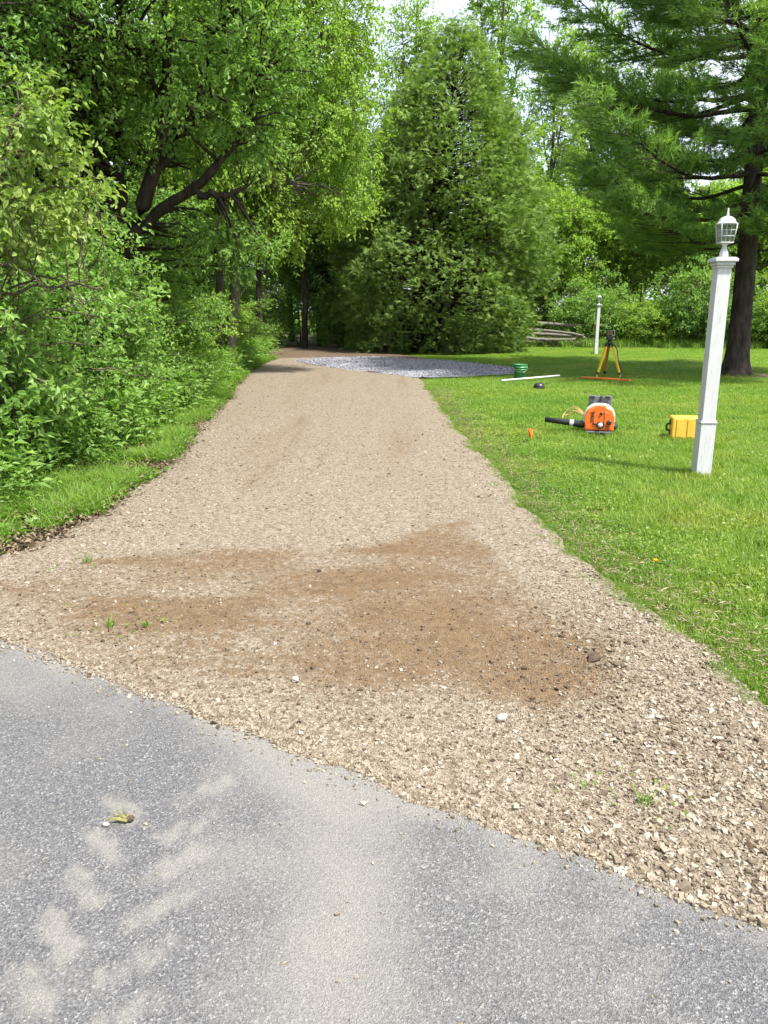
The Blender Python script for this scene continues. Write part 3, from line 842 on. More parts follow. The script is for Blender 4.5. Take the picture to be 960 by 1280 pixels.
# ---- left edge: the tall arching shrub nearest the camera
build_tree(101, [[(-3.9, 7.2, 0, .05), (-3.7, 7.1, 1.0, .04), (-3.35, 7.0, 2.2, .028), (-3.0, 6.9, 3.1, .012)], [(-4.0, 7.3, 0, .05), (-4.1, 7.2, 1.4, .035), (-3.9, 7.0, 2.6, .02), (-3.6, 6.9, 3.4, .01)]],
           [[(-3.5, 7.05, 1.6, .022), (-3.0, 6.9, 1.75, .012), (-2.4, 6.9, 1.75, .006)], [(-3.55, 7.0, 1.8, .02), (-3.1, 6.8, 1.95, .012), (-2.75, 6.7, 1.7, .006)]],
           [(-3.3, 7.0, 2.75, 0.85, 0.6, 0.55), (-3.0, 6.9, 2.5, 0.7, 0.5, 0.45), (-3.6, 6.8, 2.2, 0.6, 0.5, 0.5), (-2.95, 6.9, 3.1, 0.45, 0.4, 0.45)],
           64, 0.31, 7, 9, 0.072, 0.038, M['leaf_yellow'], M['twig'], 'arching_shrub', 'tall sparse shrub with yellow green leaves and bare twigs, nearest on the left edge', 'shrub',
           shell=0.2, gap=0.46, mind=0.19, hang=0.15, r0=0.014, ovate=True, trunk_k=7, stem_name='stem')
# bare twigs hanging out of it
def bare_twigs(parent, specs, mat, seed):
    rng = np.random.default_rng(seed); polys = []
    for a, b, r in specs:
        a = np.array(a); b = np.array(b); L = np.linalg.norm(b - a)
        m = (a + b) / 2 + np.array([0, 0, 0.12 * L])
        p = spline([(*a, r), (*m, r * 0.7), (*b, r * 0.25)], 10); p[1:-1, :3] += rng.normal(0, 0.02 * L, (8, 3)); polys.append(p)
        for k in range(4):
            i = rng.integers(2, 9); s = p[i, :3]; e = s + norm((b - a) * 0.6 + rng.normal(0, 0.5 * L, 3)) * L * rng.uniform(0.2, 0.4)
            mm = (s + e) / 2 + rng.normal(0, 0.03 * L, 3)
            polys.append(spline([(*s, r * 0.45), (*mm, r * 0.35), (*e, r * 0.15)], 6))
    return polys
shr = [o for o in COL.objects if o.name == 'arching_shrub'][0]
tube_obj('bare_twigs', bare_twigs(shr, [((-3.3, 7.1, 1.75), (-2.35, 6.8, 1.72), .012), ((-3.5, 7.0, 1.5), (-2.9, 6.7, 2.0), .011), ((-2.75, 6.9, 1.75), (-2.45, 6.8, 1.35), .008), ((-3.6, 6.9, 2.5), (-3.3, 6.7, 3.5), .009), ((-3.4, 6.9, 1.3), (-3.2, 6.7, 1.8), .008), ((-3.7, 7, 2.9), (-2.9, 6.8, 3.35), .008)], None, 5), 5, M['twig'], shr)

# ---- shrubs along the verge
SH = dict(ovate=True, wild=0.75, leafmat=M['leaf_shrub'], barkmat=M['twig'], cat='shrub', shell=0.45, r0=0.016, trunk_k=6, zmin=0.08, stem_name='stem')
def shrub_shape(h, r):
    return ([[(0, 0, 0, .035), (0.05, 0.05, h * 0.45, .025), (0.1, 0.1, h * 0.8, .01)], [(0.1, -0.1, 0, .03), (r * .4, -.1, h * 0.45, .02), (r * .6, -.2, h * 0.75, .008)], [(-0.1, 0.1, 0, .03), (-r * .4, .2, h * 0.45, .02), (-r * .55, .25, h * 0.72, .008)]],
            [(0, 0, h * 0.5, r, r, h * 0.48), (r * .35, -.2, h * .32, r * .8, r * .8, h * .32), (-r * .3, .2, h * .6, r * .7, r * .7, h * .36)])
tk, el = shrub_shape(1.9, 1.0)
s1 = build_tree(201, tk, [], el, 210, 0.33, 7, 10, 0.075, 0.042, name='shrub', label='bright green leafy shrub at the left verge under the arching shrub', loc=(-3.95, 7.4, 0), group='shrubs along the left verge', gap=0.43, **SH)
tk, el = shrub_shape(1.5, 1.05)
s2 = build_tree(202, tk, [], el, 190, 0.30, 7, 11, 0.060, 0.036, name='shrub', label='broad mid green shrub bulging towards the left verge grass', loc=(-4.15, 9.1, 0), group='shrubs along the left verge', gap=0.43, **SH)
SH['leafmat'] = M['leaf_green']
tk, el = shrub_shape(2.3, 1.15)
s3 = build_tree(203, tk, [], el, 240, 0.34, 7, 11, 0.062, 0.036, name='shrub', label='tall dull green shrub behind the left verge below dark limbs', loc=(-4.55, 11.3, 0), group='shrubs along the left verge', gap=0.43, **SH)
GS = 'shrubs along the left verge'
for src, loc, rz, sc, lab in [
    (s2, (-5.00, 7.9, 0), 2.0, 1.15, 'shaded shrub hidden deepest behind the left arching shrub'),
    (s1, (-4.70, 6.2, 0), 1.1, 0.95, 'leafy green shrub cut off by the left picture edge'),
    (s1, (-4.60, 9.9, 0), 4.0, 1.2, 'high green shrub second behind the arching shrub'),
    (s2, (-4.30, 12.6, 0), 0.7, 0.95, 'low rounded shrub midway along the left verge'),
    (s3, (-4.80, 13.8, 0), 2.4, 0.95, 'dense green shrub at the foot of the dark limbed tree'),
    (s1, (-5.05, 15.6, 0), 5.2, 0.9, 'light green shrub right of the dark limbed tree'),
    (s2, (-5.05, 18.0, 0), 3.3, 1.1, 'fresh green shrub where the verge narrows'),
    (s3, (-5.55, 20.5, 0), 1.0, 0.9, 'shaded shrub beside the pale grey trunks'),
    (s2, (-5.25, 22.8, 0), 5.5, 1.25, 'dark green spreading shrub near the driveway far end'),
    (s1, (-5.10, 25.6, 0), 2.9, 0.95, 'dark leafy shrub beside the brown dirt patch'),
    (s2, (-5.70, 28.6, 0), 0.2, 1.2, 'dim shrub at the edge of the woods past the dirt'),
    (s3, (-6.00, 33.5, 0), 1.2, 1.2, 'dark shrub behind the dirt patch, left one'),
    (s1, (-4.00, 38.2, 0), 3.2, 1.5, 'dark shrub behind the dirt patch, middle one'),
    (s3, (-1.90, 36.6, 0), 4.2, 1.2, 'dark shrub behind the dirt patch touching the cedar'),
    (s3, (-7.60, 26.5, 0), 5.2, 1.5, 'tall shaded shrub behind the pale grey trunks'),
    (s3, (-8.15, 18.5, 0), 0.2, 1.6, 'tall shaded shrub below the dark forked limbs'),
    (s1, (-7.00, 40.5, 0), 0.9, 1.8, 'big dim shrub at the back of the wood past the dirt'),
    (s3, (-1.40, 43.0, 0), 2.0, 1.9, 'big dim shrub far behind the left foot of the cedar'),
]:
    copy_thing(src, loc, rz, sc, lab, GS, M[('leaf_light', 'leaf_shrub', 'leaf_green', 'leaf_shrub')[int(loc[1] * 10) % 4]])

# ---- the dark limbed tree on the left
build_tree(301, [[(-4.9, 13.4, 0, .17), (-4.6, 13.2, 1.2, .15), (-4.15, 13.0, 2.4, .14), (-3.7, 12.9, 3.3, .115), (-3.35, 12.9, 4.3, .085), (-3.2, 12.8, 5.6, .06), (-3.3, 12.6, 7.4, .03)]],
           [[(-4.2, 13.0, 2.5, .11), (-4.15, 13.0, 3.4, .085), (-4.05, 12.9, 4.6, .06), (-4.3, 12.7, 6.5, .03)],
            [(-3.95, 13.0, 2.8, .10), (-3.3, 12.9, 3.25, .08), (-2.7, 12.8, 3.55, .07), (-2.2, 12.8, 4.1, .04), (-1.9, 12.9, 4.9, .02)],
            [(-3.0, 12.9, 3.35, .06), (-2.5, 12.9, 3.3, .05), (-2.15, 13.0, 3.45, .025)],
            [(-3.6, 12.9, 3.5, .07), (-3.0, 13.0, 4.4, .055), (-2.5, 13.1, 5.6, .03)],
            [(-3.3, 12.9, 4.4, .06), (-3.6, 12.2, 5.4, .04), (-4.4, 11.6, 6.4, .02)]],
           [(-4.0, 12.6, 6.2, 3.0, 2.4, 2.6), (-5.3, 12.2, 5.0, 2.2, 2.0, 2.2), (-2.6, 13.2, 5.2, 1.6, 1.7, 1.7), (-4.9, 12.0, 3.4, 1.7, 1.4, 1.1), (-2.9, 13.4, 2.7, 1.2, 1.0, 0.6)],
           560, 0.52, 8, 14, 0.085, 0.050, M['leaf_green'], M['bark_dark'], 'spreading_tree', 'spreading tree with dark forked limbs leaning over the left verge', holes=[(-3.5, 11.9, 3.2, 0.95, 1.3, 0.65)], shell=0.3, gap=0.40, mind=0.33, r0=0.035)
# ---- leafy tree at the far left behind the arching shrub
build_tree(302, [[(-7.0, 10.6, 0, .16), (-6.7, 10.4, 2.0, .13), (-6.2, 10.2, 4.0, .09), (-5.8, 10.0, 6.8, .04)]],
           [[(-6.5, 10.3, 2.8, .07), (-5.6, 9.8, 3.8, .05), (-4.7, 9.4, 4.7, .02)], [(-6.3, 10.2, 3.6, .06), (-6.6, 9.4, 5, .04), (-6.6, 8.8, 6, .02)]],
           [(-5.9, 9.9, 5.6, 2.4, 1.9, 2.2), (-5.3, 9.6, 4.0, 1.6, 1.4, 1.3), (-6.6, 9.8, 3.2, 1.6, 1.4, 1.3)],
           400, 0.46, 8, 13, 0.075, 0.046, M['leaf_deep'], M['bark_dark'], 'leafy_tree', 'deep green leafy tree filling the top left corner', shell=0.3, gap=0.38, mind=0.3)
# ---- young trees between the shrubs and the tall crowns
def sapling(seed, h, r, label, loc, leafmat, ll=0.075, n=150):
    return build_tree(seed, [[(0, 0, 0, .05), (.1, .05, h * .4, .04), (.05, .1, h * .75, .02), (.2, 0, h, .008)]],
        [[(.1, .05, h * .35, .025), (r * .5, -.1, h * .5, .018), (r * .9, -.2, h * .55, .006)], [(.1, .05, h * .45, .025), (-r * .4, .2, h * .6, .015), (-r * .8, .2, h * .7, .006)], [(.08, .05, h * .5, .02), (.2, -r * .5, h * .62, .014), (.3, -r * .9, h * .66, .006)]],
        [(0, 0, h * .62, r, r, h * .34), (r * .3, -.2, h * .38, r * .9, r * .8, h * .22)], n, 0.42, 8, 11, ll, ll * .6, leafmat, M['bark_dark'], 'young_tree', label, loc=loc, group='young trees behind the left verge', gap=0.42, mind=0.28, shell=0.2, wild=0.5, trunk_k=7, r0=0.02)
y1 = sapling(321, 2.9, 1.2, 'young tree between the arching shrub and the dark limbed tree', (-4.3, 10.6, 0), M['leaf_green'])
y2 = sapling(322, 4.4, 1.4, 'young tree in front of the pale grey trunks', (-5.0, 16.8, 0), M['leaf_shrub'], 0.085)
for src, loc, rz, sc, lab in [
    (y1, (-5.6, 8.6, 0), 2.0, 1.1, 'shaded young tree behind the arching shrub'),
    (y2, (-5.9, 12.2, 0), 3.9, 0.85, 'young tree left of the dark limbed tree'),
    (y1, (-5.0, 14.9, 0), 4.9, 1.15, 'young tree right below the dark forked limbs'),
    (y2, (-5.6, 23.4, 0), 1.3, 0.9, 'young tree right behind the pale grey trunks'),
]:
    copy_thing(src, loc, rz, sc, lab, 'young trees behind the left verge')
# ---- light green tree overhanging the driveway end
build_tree(303, [[(-4.0, 20.2, 0, .14), (-3.75, 20.2, 2.0, .125), (-3.6, 20.3, 4.0, .10), (-3.2, 20.4, 6.5, .07), (-2.9, 20.5, 9.5, .03)], [(-4.35, 20.6, 0, .12), (-4.2, 20.6, 2.2, .10), (-4.3, 20.7, 5, .07), (-4.6, 20.8, 8.5, .03)]],
           [[(-3.6, 20.3, 4.0, .07), (-2.6, 20.3, 5.2, .055), (-1.6, 20.2, 5.6, .03), (-0.7, 20.2, 5.3, .012)], [(-3.4, 20.3, 5.4, .06), (-2.4, 20.0, 6.9, .045), (-1.4, 19.8, 7.6, .02)],
            [(-3.1, 20.4, 6.8, .05), (-2.0, 20.4, 8.2, .035), (-1.0, 20.3, 8.8, .015)], [(-3.65, 20.2, 3.4, .06), (-2.9, 19.6, 4.2, .04), (-2.2, 19.1, 4.4, .02)]],
           [(-2.6, 20.2, 7.6, 2.7, 2.2, 2.4), (-1.6, 20.1, 5.9, 1.9, 1.7, 1.6), (-3.6, 19.6, 5.4, 2.0, 1.8, 1.8), (-1.15, 20.1, 4.4, 1.0, 1.0, 0.9), (-2.9, 19.8, 3.6, 1.3, 1.2, 0.9)],
           620, 0.55, 8, 13, 0.095, 0.058, M['leaf_light'], M['bark_grey'], 'light_green_tree', 'pale yellow green tree hanging over the far end of the driveway', shell=0.25, gap=0.40, mind=0.36, hang=0.35, r0=0.03)

# ---- woodland trees: three kinds, copied
def forest_kind(seed, h, leafmat, bark, label, loc, rz, sparse=0.4, cr=2.3, low=0.42, ll=0.12, n=330, name='woodland_tree', r=0.13):
    return build_tree(seed, [[(0, 0, 0, r), (0.06, 0.03, h * .25, r * .85), (-.08, 0.05, h * .5, r * .6), (0.1, -.05, h * .75, r * .38), (0, 0, h * .97, r * .12)]],
        [[(0, 0, h * .4, r * .5), (cr * .4, .2, h * .52, r * .35), (cr * .75, .3, h * .62, r * .12)], [(0, 0, h * .46, r * .5), (-cr * .4, -.3, h * .57, r * .33), (-cr * .7, -.5, h * .68, r * .12)],
         [(0, 0, h * .55, r * .45), (.2, cr * .4, h * .66, r * .3), (.3, cr * .7, h * .76, r * .1)], [(0, 0, h * .62, r * .4), (.2, -cr * .4, h * .72, r * .28), (.1, -cr * .65, h * .83, r * .1)]],
        [(0, 0, h * .70, cr, cr, h * .29), (0.3, -.2, h * (low + .12), cr * .85, cr * .85, h * .16), (-.4, .3, h * .85, cr * .7, cr * .7, h * .16)],
        n, 0.62, 7, 11, ll, ll * 0.62, leafmat, bark, name, label, loc=loc, rz=rz, group='trees of the wood', gap=sparse, mind=0.42, shell=0.3, r0=0.03, trunk_k=8)
GW = 'trees of the wood'
w1 = forest_kind(401, 9.5, M['leaf_green'], M['bark_dark'], 'dark slim tree in the wood left of the dirt patch', (-5.6, 24.5, 0), 0.3)
w2 = forest_kind(402, 12.0, M['leaf_light'], M['bark_grey'], 'tall light leaved tree behind the overhanging pale tree', (-6.2, 30.0, 0), 1.3, 0.42, 2.6, 0.40, 0.14, 380)
w3 = forest_kind(403, 8.0, M['leaf_deep'], M['bark_dark'], 'deep green tree standing in the shade behind the dirt', (-3.0, 37.0, 0), 2.0, 0.36, 2.4, 0.30, 0.12, 380)
for src, loc, rz, sc, lab in [
    (w1, (-7.6, 16.2, 0), 1.0, 1.05, 'dim tree behind the dark limbed tree at left'),
    (w3, (-9.5, 12.5, 0), 0.5, 1.1, 'shaded tree deep behind the far left shrubs'),
    (w2, (-8.8, 20.5, 0), 2.2, 0.95, 'tree in the wood seen above the dark forked limbs'),
    (w3, (-7.0, 22.0, 0), 2.7, 1.0, 'shaded tree left of the pale grey trunks'),
    (w1, (-4.9, 31.5, 0), 4.1, 1.0, 'dark thin trunk rising behind the dirt patch, left one'),
    (w1, (-3.4, 34.0, 0), 5.0, 1.05, 'dark thin trunk rising behind the dirt patch, middle one'),
    (w3, (-1.6, 40.0, 0), 0.9, 1.1, 'shaded tree left behind the big cedar'),
    (w1, (-6.8, 37.0, 0), 1.9, 1.15, 'woodland tree far back left of the dirt patch'),
    (w3, (-5.0, 43.0, 0), 3.5, 1.3, 'dark tree closing the view past the driveway end'),
    (w2, (-9.5, 42.0, 0), 0.4, 1.1, 'tall tree at the back of the left wood'),
    (w2, (-12.5, 28.0, 0), 3.0, 1.1, 'tall tree deep inside the left wood'),
    (w3, (-11.5, 18.0, 0), 4.4, 1.2, 'dark tree deep behind the left verge'),
    (w3, (0.6, 46.0, 0), 2.2, 1.4, 'green tree far behind the left of the cedar'),
]:
    copy_thing(src, loc, rz, sc, lab, GW)

# ---- thin poplars above and behind the cedar
def thin_tree(seed, h, label, loc, rz):
    return build_tree(seed, [[(0, 0, 0, .17), (.1, 0, h * .3, .14), (0, .1, h * .6, .09), (.15, 0, h, .02)]],
        [[(0, 0, h * .5, .07), (.7, .2, h * .65, .045), (1.5, .3, h * .88, .012)], [(0, 0, h * .55, .07), (-.7, .1, h * .72, .045), (-1.3, .1, h * .95, .012)], [(0, 0, h * .4, .06), (1.0, -.3, h * .52, .04), (2.0, -.4, h * .68, .012)], [(0, 0, h * .68, .05), (.3, .2, h * .82, .03), (.6, .3, h * .99, .01)]],
        [(0, 0, h * .72, 2.0, 2.0, h * .25), (.6, 0, h * .5, 2.0, 1.8, h * .16), (-.5, 0, h * .88, 1.4, 1.4, h * .13)],
        290, 0.66, 6, 10, 0.14, 0.10, M['leaf_light'], M['bark_grey'], 'poplar_tree', label, loc=loc, rz=rz, group='thin airy trees behind the cedar', gap=0.38, mind=0.42, shell=0.1, r0=0.03, trunk_k=8)
p1 = thin_tree(501, 18.5, 'thin airy tree rising straight behind the cedar top', (5.6, 41.5, 0), 0.0)
p2 = thin_tree(502, 17.0, 'thin airy tree with bare upper branches left behind the cedar top', (1.6, 43.5, 0), 1.0)
for src, loc, rz, sc, lab in [
    (p1, (9.0, 44.5, 0), 2.1, 0.86, 'leaning airy tree between the cedar and the pine'),
    (p2, (11.6, 47.0, 0), 3.1, 1.05, 'airy tree behind the left branch tips of the pine'),
    (p1, (14.5, 45.0, 0), 4.4, 0.95, 'airy tree behind the middle of the pine'),
    (p2, (19.5, 44.0, 0), 5.4, 1.0, 'airy tree behind the pine trunk'),
    (p1, (23.5, 46.0, 0), 0.9, 1.0, 'airy tree at the right edge behind the pine'),
    (p2, (-2.2, 47.0, 0), 2.6, 1.0, 'airy tree far behind between the pale tree and the cedar'),
]:
    copy_thing(src, loc, rz, sc, lab, 'thin airy trees behind the cedar')

# ---- trees and shrubs at the back of the lawn
b1 = forest_kind(411, 7.5, M['leaf_light'], M['bark_grey'], 'bright leafy tree behind the far lamp post', (8.6, 40.5, 0), 0.5, 0.36, 2.3, 0.34, 0.15, 300, 'lawn_edge_tree', 0.10)
b1['group'] = 'trees behind the lawn'
for loc, rz, sc, lab in [
    ((12.2, 41.5, 0), 1.6, 1.0, 'bright leafy tree behind the tripod, right of the far post'),
    ((15.4, 39.5, 0), 3.0, 1.0, 'bright leafy tree left of the near lamp post lantern'),
    ((18.6, 40.5, 0), 4.4, 1.1, 'bright leafy tree behind the pine trunk foot'),
    ((21.6, 38.5, 0), 5.3, 1.05, 'bright leafy tree at the right edge beyond the lawn'),
    ((7.0, 45.0, 0), 2.2, 1.15, 'bright leafy tree right behind the cedar'),
    ((14.2, 47.5, 0), 0.2, 1.35, 'taller bright tree in the second row behind the lawn'),
    ((24.5, 43.0, 0), 0.8, 1.3, 'taller bright tree at the far right of the second row'),
]:
    copy_thing(b1, loc, rz, sc, lab, 'trees behind the lawn')
SH2 = dict(wild=1.0, leafmat=M['leaf_shrub'], barkmat=M['twig'], cat='shrub', shell=0.5, r0=0.02, trunk_k=6, zmin=0.05, stem_name='stem')
tk, el = shrub_shape(2.5, 1.7)
h1 = build_tree(211, tk, [], el, 210, 0.5, 6, 10, 0.12, 0.075, name='hedge_shrub', label='wild shrub beside the log pile at the back of the lawn', loc=(9.6, 37.6, 0), group='wild shrubs behind the lawn', gap=0.3, **SH2)
for loc, rz, sc, lab in [
    ((12.0, 36.8, 0), 1.0, (0.9, 0.9, 0.8), 'wild shrub right behind the yellow tripod'),
    ((14.3, 36.2, 0), 2.2, (1.1, 1.1, 1.35), 'wild shrub midway between the tripod and the near post'),
    ((16.4, 35.6, 0), 3.1, (0.9, 0.9, 0.75), 'wild shrub showing left of the near lamp post'),
    ((18.6, 35.2, 0), 4.0, (1.15, 1.15, 1.3), 'wild shrub between the near post and the pine trunk'),
    ((20.6, 34.4, 0), 5.0, (0.9, 0.9, 0.8), 'wild shrub right of the pine trunk foot'),
    ((22.6, 34.0, 0), 0.4, (1.1, 1.1, 1.0), 'wild shrub at the right edge of the back lawn'),
    ((7.4, 41.5, 0), 0.9, (1.0, 1.0, 1.0), 'wild shrub behind the log pile next to the cedar'),
    ((10.4, 40.0, 0), 2.9, (1.0, 1.0, 1.2), 'wild shrub behind the far lamp post'),
]:
    copy_thing(h1, loc, rz, sc, lab, 'wild shrubs behind the lawn', M[('leaf_light', 'leaf_shrub', 'leaf_green')[int(loc[0] * 10) % 3]])

# ---- far wood: one mass that closes the view
rng = np.random.default_rng(77)
n = 1700
fx = rng.uniform(-48, 52, n); fy = 56 + rng.uniform(0, 14, n) + 0.004 * fx ** 2
hmax = 8.5 + 5.0 * fbm(fx * 0.12 + 9, fy * 0.1, 5, 3)
fz = rng.random(n) ** 1.15 * hmax
od = norm(np.column_stack([rng.normal(0, .6, n), np.full(n, -0.8), rng.normal(0.3, .4, n)]))
V, F, T, tp, tr = crown(np.column_stack([fx, fy, fz]), od, rng, 1.6, 4, 10, 0.40, 0.30, 0.8, 0.1, 0.7)
fw = link('far_wood', np_mesh('far_wood', V, F, False, {'tint': ('FACE', T)}), M['leaf_green'])
tag(fw, 'mass of green foliage far back in the wood', 'wood', kind='stuff')

# ------------------------------------------------------------------ the big cedar
def build_cedar():
    rng = np.random.default_rng(601)
    t = thing('cedar_tree', 'large dense cedar with drooping flat sprays beside the gravel patch', 'tree', (2.0, 32.6, 0))
    t.scale = (1, 1, 0.94)
    prof_z = np.array([0, 0.6, 2, 4.4, 6.5, 8.8, 10.5, 12.0, 13.0]); prof_r = np.array([3.5, 3.9, 4.3, 4.25, 3.8, 2.9, 2.0, 1.05, 0.2])
    lean = lambda z: np.stack([0.06 * z, 0 * z], -1)
    for k, (dx, dy, s) in enumerate([(0, 0, 1), (0.35, -0.5, .85), (-0.5, 0.2, .8)]):
        tube_obj('trunk', [limb([(dx, dy, 0, .22 * s), (dx * 1.2 + .15, dy * 1.2, 3, .17 * s), (dx * 1.5 + .4, dy * 1.5, 7, .10 * s), (dx * 1.1 + .7, dy, 11.6 * s, .03)], 16, .02, rng)], 8, M['bark_grey'], t)
    n = 3300
    z = rng.random(n * 3) * 12.9
    z = z[rng.random(n * 3) < np.interp(z, prof_z, prof_r) / 4.3][:n]; n = len(z)
    a = rng.uniform(0, 2 * math.pi, n)
    rr = np.interp(z, prof_z, prof_r)
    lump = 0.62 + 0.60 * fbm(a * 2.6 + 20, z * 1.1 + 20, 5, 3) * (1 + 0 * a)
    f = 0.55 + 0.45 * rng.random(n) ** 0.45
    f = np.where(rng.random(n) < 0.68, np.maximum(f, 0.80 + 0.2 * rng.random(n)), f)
    rad = rr * lump * f
    c = np.column_stack([np.cos(a) * rad, np.sin(a) * rad, z]); c[:, :2] += lean(z)
    out = np.column_stack([np.cos(a), np.sin(a), np.full(n, -0.12)])
    stem = np.column_stack([lean(z * 0.9) + 0.12 * np.column_stack([np.cos(a), np.sin(a)]), z * 0.93 - 0.1])
    # boughs
    tt = np.linspace(0, 1, 5)[None, :, None]
    mid = stem * 0.5 + c * 0.5 + np.array([0, 0, -0.15]); 
    B = (1 - tt) ** 2 * stem[:, None] + 2 * tt * (1 - tt) * mid[:, None] + tt ** 2 * (c - out * 0.25)[:, None]
    Rr = np.linspace(0.03, 0.006, 5)[None].repeat(n, 0)
    sel = rng.random(n) < 0.45
    V, F = tubes(B[sel], Rr[sel], 3)
    link('branches', np_mesh('branches', V, F, True), M['bark_dark'], t)
    # sprays: fans of flat scaly fingers
    ns, nf = 12, 6
    od = norm(out[:, None, :] + rng.normal(0, 0.55, (n, ns, 3)) + np.array([0, 0, 0.10]))
    base = c[:, None, :] + rng.normal(0, 0.17, (n, ns, 3)) - out[:, None, :] * 0.12
    pn = norm(rng.normal(0, 0.7, (n, ns, 3)) + np.array([0, 0, 0.55]))
    side = norm(np.cross(od, pn)); pn = np.cross(side, od)
    L = rng.uniform(0.13, 0.28, (n, ns, 1, 1))
    ang = np.linspace(-0.95, 0.95, nf)[None, None, :, None] + rng.normal(0, 0.1, (n, ns, nf, 1))
    fd = od[:, :, None] * np.cos(ang) + side[:, :, None] * np.sin(ang)
    fl = L * (1.0 - 0.35 * np.abs(ang)) * rng.uniform(0.75, 1.2, (n, ns, nf, 1))
    p0 = base[:, :, None] + od[:, :, None] * L * 0.25 * np.cos(ang)
    A = fd + np.array([0, 0, -0.12])
    m = n * ns * nf
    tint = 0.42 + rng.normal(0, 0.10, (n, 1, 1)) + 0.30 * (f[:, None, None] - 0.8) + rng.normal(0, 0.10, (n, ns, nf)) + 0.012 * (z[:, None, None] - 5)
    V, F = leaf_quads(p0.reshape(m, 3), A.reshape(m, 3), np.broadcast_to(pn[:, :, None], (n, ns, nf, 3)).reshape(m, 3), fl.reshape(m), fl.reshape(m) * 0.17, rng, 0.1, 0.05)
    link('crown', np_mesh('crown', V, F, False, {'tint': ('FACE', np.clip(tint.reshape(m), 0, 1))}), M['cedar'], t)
build_cedar()

